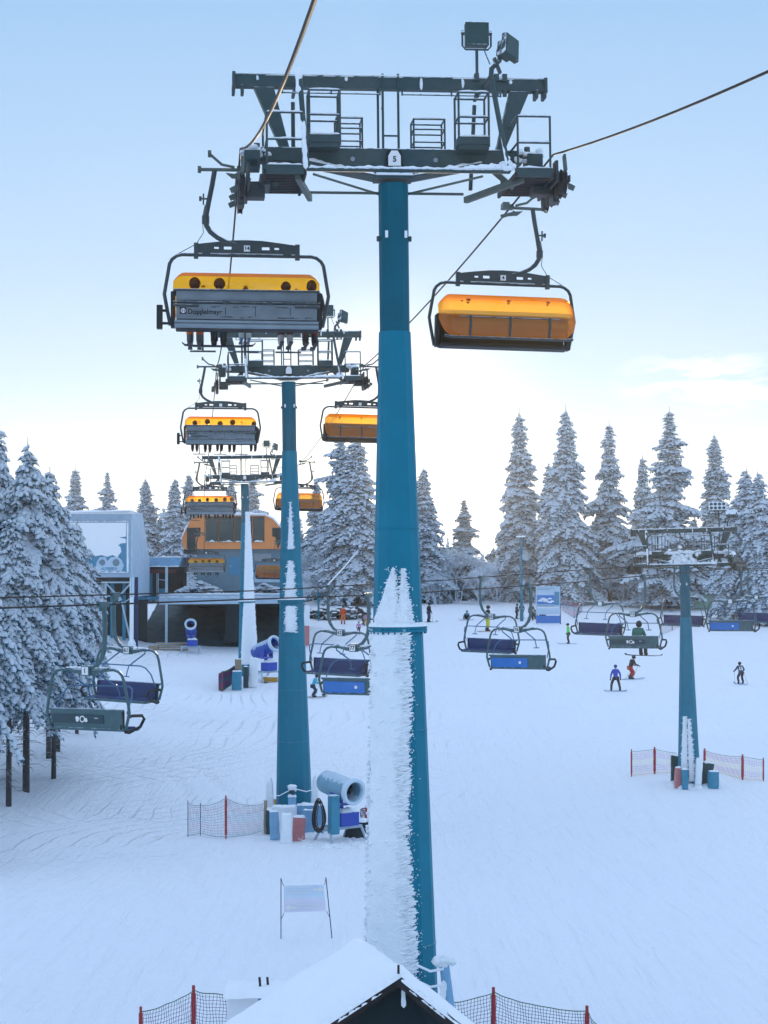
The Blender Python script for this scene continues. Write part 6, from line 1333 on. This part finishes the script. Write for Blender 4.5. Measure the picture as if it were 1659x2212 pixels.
# --- pads round the farthest tower and the quad tower
block('crash_pad', 509, 523, 1424, 1480, 123, .3, 'padtan', 'tall tan mattress pad at the left of the farthest tower', 'crash pad', -.03)
block('crash_pad', 501, 522, 1450, 1490, 120, .4, 'tarp', 'low teal framed pad with red edge by the farthest tower', 'crash pad', 0)
block('crash_pad', 526, 537, 1440, 1485, 121, .3, 'paddark', 'narrow dark pad against the front of the farthest tower', 'crash pad', 0)
block('crash_pad', 538, 556, 1422, 1484, 121, .4, 'rime', 'white snow-covered pad against the right of the farthest tower', 'crash pad', .04)
block('storage_box', 566, 600, 1462, 1472, 123, .6, 'amber', 'low rust-brown crate under the snow gun by the farthest tower', 'crate', 0, .02)
for u0, u1, v0, v1, d, mt, ln, lab in ((1449, 1466, 1632, 1690, 76.5, 'paddark', .02, 'tall dark pad at the left foot of the quad tower'), (1457, 1471, 1658, 1702, 74.5, 'padred', .03, 'small faded red pad at the foot of the quad tower'), (1473, 1486, 1662, 1704, 74.8, 'tarp', -.03, 'teal pad in the middle of the quad tower foot'), (1512, 1536, 1648, 1696, 76, 'paddark', .12, 'dark bent pad leaning right at the quad tower foot'), (1528, 1551, 1666, 1702, 75, 'tarp', .05, 'frosted teal pad at the right end of the quad tower foot'), (1500, 1514, 1640, 1702, 75.4, 'rime', .06, 'ice-crusted upright pad at the quad tower foot')):
    block('crash_pad', u0, u1, v0, v1, d, .35, mt, lab, 'crash pad', ln)
# --- direction banner between two poles
def banner():
    d = 44.6; A = [W(607, 1897, d), W(607, 2020, d), W(704, 1895, d), W(718, 2022, d)]; o = empty('direction_banner', W(660, 2020, d)); q = o.location.copy(); tag(o, 'pale banner with two white arrows strung between thin dark poles', 'banner')
    for t, b in ((A[0], A[1]), (A[2], A[3])): gz = G(b.x, d)-q.z; m = MB(); m.tube([(b.x-q.x, 0, min(b.z-q.z, gz)-.1), t-q], .012, 6); m.build('pole', M['bluepost'], o, True)
    c = [W(613, 1914, d)-q, W(699, 1911, d)-q, W(704, 1968, d)-q, W(613, 1971, d)-q]; m = MB(); nx, nz = 12, 8; vs = []
    for y in (0, .006):
        for j in range(nz+1):
            for i in range(nx+1): p = c[0].lerp(c[1], i/nx).lerp(c[3].lerp(c[2], i/nx), j/nz); p.y += y+.012*math.sin(i*.9+j*.5); vs.append(p)
    n = (nx+1)*(nz+1); fs = [(j*(nx+1)+i, j*(nx+1)+i+1, (j+1)*(nx+1)+i+1, (j+1)*(nx+1)+i) for j in range(nz) for i in range(nx)]; fs += [tuple(k+n for k in f)[::-1] for f in fs]; m.add(vs, fs)
    mt = bpy.data.materials.new('faded_banner'); mt.use_nodes = True; nt = mt.node_tree; bs = nt.nodes['Principled BSDF']; bs.inputs['Roughness'].default_value = .8
    tc = nt.nodes.new('ShaderNodeTexCoord'); sp = nt.nodes.new('ShaderNodeSeparateXYZ'); nt.links.new(tc.outputs['Generated'], sp.inputs[0]); cr = nt.nodes.new('ShaderNodeValToRGB'); e = cr.color_ramp.elements; e[0].position = .48; e[0].color = (.74, .72, .82, 1); e[1].position = .58; e[1].color = (.64, .76, .88, 1); nt.links.new(sp.outputs['Z'], cr.inputs[0]); nt.links.new(cr.outputs[0], bs.inputs['Base Color'])
    cl = m.build('cloth', mt, o, True)
    def arrow(u, v, s):
        x, z = W(u, v, d).x-q.x, W(u, v, d).z-q.z; k = .0117; P_ = [(-12, 3), (1, 3), (1, 8), (12, 0), (1, -8), (1, -3), (-12, -3)]; m = MB(); m.prism([(x+s*a*k, z+b*k*.9) for a, b in P_][::s], -.035, -.028); m.build('arrow', M['white'], cl)
    arrow(688, 1921, 1); arrow(627, 1960, -1)
    m = MB(); rr = random.Random(2)                       # rows of small faded lettering, too faint to read in the picture
    for v, u0, u1 in ((1917, 617, 672), (1923, 616, 672), (1929, 617, 672), (1936, 640, 658), (1955, 643, 690), (1961, 643, 676)):
        u = u0
        while u < u1: w = rr.uniform(.8, 2.4); p = W(u, v-(u-616)*.03, d)-q; m.box((p.x, -.028, p.z), (w*.0117, .004, .034)); u += w+rr.choice((.6, .6, 1.6))
    m.build('faded_lettering', M['white'], cl)
    for a, b, r_ in ((W(607, 1898, d), W(613, 1914, d), .007), (W(704, 1897, d), W(701, 1911, d), .007), (W(608, 1984, d), W(614, 1972, d), .007), (W(712, 1981, d), W(705, 1968, d), .007)): m = MB(); m.tube([a-q, b-q], r_, 5); m.build('tie', M['cable'], o)
banner()
# --- timber hut roof in the foreground
def hut():
    F = W(862, 2107, 26); B = W(763, 2040, 28.2); B.z = F.z+.0; Lv = Vector((-1.118, .3, -.80)); Rv = Vector((.93, -.3, -.66)); q = Vector((F.x, F.y+1, G(F.x, 27)))
    o = empty('timber_hut', q); tag(o, 'small timber hut at the bottom, its gable roof thick with smooth snow', 'hut')
    sn = MB(); up = Vector((0, 0, .17)); wd = MB()
    for V, nm in ((Lv, 1), (Rv, 0)):
        e = 2.3; nu, nv = 22, 18; vs = []; back = B-F
        fr = -back.normalized()*.12
        for layer in (0, 1):
            for i in range(nu+1):
                for j in range(nv+1):
                    a = i/nu; b = j/nv; p = F + fr + V*(e*a) + (back-fr)*b
                    if layer == 0:
                        edge = min(1, min(a*20+.55, (1-a)*9, b*9+.15, (1-b)*9+.1)); p = p + up*edge*(1+.30*mnoise.noise(p*1.3)) + Vector((0, 0, .03*mnoise.noise(p*4)+.012*mnoise.noise(p*11)))
                        if j == 0: p += Vector((0, 0, .05*mnoise.noise(p*9)-.02))
                    vs.append(p-q)
        n = (nu+1)*(nv+1); fs = [(i*(nv+1)+j, i*(nv+1)+j+1, (i+1)*(nv+1)+j+1, (i+1)*(nv+1)+j) for i in range(nu) for j in range(nv)]; fs += [tuple(k+n for k in f)[::-1] for f in fs]
        rim = [i*(nv+1) for i in range(nu+1)]; fs += [(a, b, b+n, a+n) for a, b in zip(rim, rim[1:])]; rim = [nu*(nv+1)+j for j in range(nv+1)]; fs += [(a, b, b+n, a+n) for a, b in zip(rim, rim[1:])]
        sn.add(vs, fs)
        nrm = V.cross(back).normalized(); nrm = nrm if nrm.z > 0 else -nrm
        for k in range(2): wd.bar(F-q - nrm*.06 + back*(.0 if k == 0 else .97) - Vector((0, 0, .02)), F-q+V*e - nrm*.06 + back*(.0 if k == 0 else .97) - Vector((0, 0, .02)), .06, .11)
        m = MB(); m.add([F-q-Vector((0, 0, .03)), F+V*e-q-Vector((0, 0, .03)), F+V*e+back-q-Vector((0, 0, .03)), F+back-q-Vector((0, 0, .03)), F-q-Vector((0, 0, .07)), F+V*e-q-Vector((0, 0, .07)), F+V*e+back-q-Vector((0, 0, .07)), F+back-q-Vector((0, 0, .07))], [(0, 1, 2, 3), (4, 5, 6, 7), (0, 1, 5, 4), (1, 2, 6, 5), (2, 3, 7, 6), (3, 0, 4, 7)]); m.build('roof_boards', M['wood'], o)
        m = MB(); m.bar(F-q+Vector((0, .35, -.22)), F-q+V*e+Vector((0, .35, -.24)), .05, .10); m.build('rafter', M['wood'], o)
    wd.build('barge_board', M['wood'], o)
    zb = 0; m = MB(); pl_ = F+Lv*1.9-q; pr = F+Rv*1.9-q; back = B-F
    m.add([Vector((pl_.x, pl_.y+.25, zb-.3)), Vector((pr.x, pr.y+.6, zb-.3)), pr+Vector((0, .6, -.1)), F-q+Vector((0, .8, -.1)), pl_+Vector((0, .25, -.1))], [(0, 1, 2, 3, 4)])
    m.build('back_wall', M['dark'], o)
    for p in (pl_, pr): m = MB(); m.bar(Vector((p.x, p.y+.2, -.3)), p+Vector((0, .2, -.1)), .14); m.build('corner_post', M['wood'], o)
    m = MB(); m.snowline(F-q+Vector((.06, .1, -.22)), F-q+Vector((.07, .1, -.50)), .06, .03, .9, .03)
    for V in (Lv, Rv):
        for k in range(9): t = rng.uniform(.1, 1.9); sn.snowline(F-q+V*t+Vector((0, -.14, -.07)), F-q+V*(t+rng.uniform(.08, .25))+Vector((0, -.14, -.07)), .04, .02, .9, .02)
        sn.snowline(F-q+V*.03+Vector((0, -.11, -.02)), F-q+V*2.2+Vector((0, -.11, -.02)), .09, .05, .8, .03)
    m.build('icicle', M['rime'], o, True); sn.build('roof_snow', M['snow'], o, True)
    m = MB(); m.box(F-q+Vector((-.01, -.14, .12)), (.035, .05, .12)); m.build('ridge_peg', M['black'], o)
hut()
b = W(600, 2146, 31.5); o = empty('snowy_tank', (b.x, 31.5, G(b.x, 31.5))); h = b.z - G(b.x, 31.5)
tag(o, 'blue-sided tank under a snow cap behind the left slope of the hut roof', 'tank')
m = MB(); m.box((.12, .4, h/2), (1.0, .9, h)); m.build('body', M['tarp'], o, bevel=.05)
m = MB(); m.snowline((-1.0, .25, h-.02), (.7, .25, h-.02), 1.1, .13, .25, .08); m.box((-.62, .3, h/2), (.55, .7, h*.96)); m.build('snow_cap', M['snow'], o, True)
for x in (-.22, -.08): m = MB(); m.tube([(x-.1, .2, h+.0), (x-.12, .2, h+.24)], .022, 6); m.build('peg', M['black'], o)
# rock-like iced guard post at the right foot of the near tower
a = W(958, 2062, 33.0); gz = G(a.x+.2, 33); o = empty('iced_guard_post', (a.x, 33.0, gz)); tag(o, 'leaning iced guard post roped to the right foot of the near tower', 'guard post'); h = a.z-gz
m = MB(); m.tube([(.22, 0, -.2), (.1, 0, h*.5), (.0, 0, h*.97)], [.09, .10, .09], 8); m.build('post', M['padblue'], o, True)
m = MB()
for k in range(16): m.blob((-.05+rng.gauss(0, .06), -.03+rng.gauss(0, .04), h*(.93+rng.gauss(0, .018))), .085, .08, .07, n=8, m=5, jit=.3)
m.snowline((-.0, -.1, h*.75), (-.05, -.1, h*.2), .12, .05, .9, .05)
for z0, z1 in ((.88, .86), (.72, .70)): m.tube([(-.5, .1, h*z0), (-.25, -.15, h*z1-.02), (0, -.08, h*z0-.03)], .024, 6)
m.tube([(-.5, .1, h*.66), (-.3, -.12, h*.52), (-.05, -.1, h*.44)], .018, 6); m.build('rime', M['rime'], o, True)
# --- lamp mast, information board, kiosk, stone wall, banner strip, guy cable
p = gpt(1127, 1340, 168); ht = W(1125, 1160, 168).z-p.z; o = empty('lamp_mast', p, 0, 0, -.008); tag(o, 'tall thin teal mast standing among the skiers left of the information board', 'mast')
m = MB(); m.tube([(0, 0, -.3), (0, 0, ht)], [.16, .09], 10); m.build('pole', M['teal'], o, True); m = MB(); m.box((0, 0, ht+.05), (.9, .25, .14)); m.build('lamp_head', M['rime'], o, bevel=.03)
def board():
    d = 165; a, b = W(1158, 1332, d), W(1210, 1266, d); o = empty('information_board', (a.x, d, G(a.x, d)), R(-6)); z0 = o.location.z; w = b.x-a.x; ht = b.z-z0; tag(o, 'large white information board with a blue mountain picture', 'information board')
    for x in (.03, w): m = MB(); m.box((x, .08, ht/2-.1), (.12, .12, ht+.2)); m.build('post', M['bluepost' if x > 1 else 'galv'], o)
    m = MB(); m.box((w/2, 0, ht*.72), (w, .06, ht*.55)); pn = m.build('panel', M['fascia'], o)
    m = MB(); m.box((w*.40, -.04, ht*.64), (w*.72, .02, ht*.24)); m.build('mountain_picture', M['adblue'], pn)
    m = MB(); m.box((w*.86, -.04, ht*.68), (w*.2, .02, ht*.34)); m.build('side_picture', M['bluedk'], pn)
    m = MB()
    for k in range(12): x = w*(.1+.55*rng.random()); z = ht*(.56+.12*rng.random()); m.prism([(x-.22, z-.04), (x+.2, z-.07), (x+.25, z+.02), (x+.03, z+.1), (x-.1, z+.02)], -.062, -.052)
    m.build('snowy_peaks', M['rime'], pn)
    m = MB()
    for z, n in ((.945, 12), (.905, 9), (.50, 14), (.475, 10)):
        x = .06*w
        for k in range(n): ww = rng.uniform(.03, .075)*w; m.box((x+ww/2, -.04, ht*z), (ww, .012, .045)); x += ww+.012*w
    m.build('small_print', M['bluedk'], pn)
    m = MB(); m.box((w/2, 0, ht*.33), (w, .06, ht*.17)); lp = m.build('lower_panel', M['fascia'], o)
    m = MB(); m.box((w/2, .01, ht*.12), (w, .04, ht*.2)); m.build('base_panel', M['adblue'], o)
board()
k0 = W(1505, 1285, 184); o = empty('kiosk', (k0.x, 184, G(k0.x, 184))); tag(o, 'small pale green kiosk with a snowy flat roof among the trees at right', 'kiosk')
hk = W(0, 1264, 184).z - o.location.z
m = MB(); m.box((0, 0, (hk-.2)/2), (2.9, 2, hk-.2)); m.build('wall', mat('pale_green_wall', (.25, .42, .36), .7, 0, .2, 2), o); m = MB(); m.box((0, 0, hk-.05), (3.3, 2.4, .22)); m.build('roof', M['rime'], o, bevel=.05)
for x in (-.9, .1): m = MB(); m.box((x, -1.02, hk*.55), (.8, .06, .9)); m.build('window', M['dkglass'], o)
o = empty('stone_wall', gpt(735, 1335, 172)); tag(o, 'low wall of dark stones half buried in snow behind the person in orange', 'stone wall'); bs = o.location.copy(); st = MB(); sw = MB()
for k in range(150):
    u = rng.uniform(668, 800); p = gpt(u, 1330, 171+rng.uniform(-.8, 2)); z = rng.uniform(0, .95); s = rng.uniform(.12, .34); st.blob(p-bs+Vector((0, 0, z)), s, s, s*.7, n=7, m=5, jit=.3); sw.blob(p-bs+Vector((rng.uniform(-.1, .1), 0, z+s*.55)), s*1.1, s*1.1, s*.35, n=7, m=4, jit=.25)
st.build('stones', M['earth'], o, True); sw.build('snow', M['rime'], o, True)
m = MB(); p = gpt(663, 1395, 150); ht = W(0, 1310, 150).z-p.z
o = empty('roadside_banner', p); tag(o, 'narrow upright banner, white above and red below, right edge of the second tower', 'banner'); m.box((0, 0, ht*.27), (.42, .08, ht*.5)); m.build('red_panel', M['padred'], o); m = MB(); m.box((0, 0, ht*.78), (.46, .08, ht*.5)); m.build('white_panel', M['rime'], o)
m = MB(); a, b = W(700, 1272, 165), W(783, 1178, 186); m.tube([a, a.lerp(b, .5)-Vector((0, 0, .1)), b], .07, 6); thing_mesh(m, 'guy_cable', M['rime'], 'thick snow-covered cable slanting up before the paired big spruces', 'cable', smooth=True)
m = MB(); p = gpt(688, 1330, 170); m.tube([(p.x, 170, p.z-.3), (p.x, 170, W(0, 1278, 170).z)], .09, 8); m.bar((p.x, 170, W(0, 1300, 170).z), W(700, 1284, 170), .1); thing_mesh(m, 'trail_post', M['teal'], 'teal post with a side arm where the snowy cable ends', 'post')

# ------------------------------------------------------------------ thin cold air
def haze():
    m = bpy.data.materials.new('cold_air'); m.use_nodes = True; nt = m.node_tree; nt.nodes.clear(); o_ = nt.nodes.new('ShaderNodeOutputMaterial'); v = nt.nodes.new('ShaderNodeVolumePrincipled')
    v.inputs['Color'].default_value = (.86, .92, 1, 1); v.inputs['Density'].default_value = HAZE; v.inputs['Anisotropy'].default_value = .6; nt.links.new(v.outputs[0], o_.inputs['Volume'])
    mb = MB(); z0, z1 = CZ-60, 48; mb.box((0, 640, (z0+z1)/2), (3600, 1400, z1-z0)); o = mb.build('haze', m); o['kind'] = 'stuff'; tag(o, 'thin cold haze in the air', 'haze')
HAZE = .00022
if HAZE: haze()
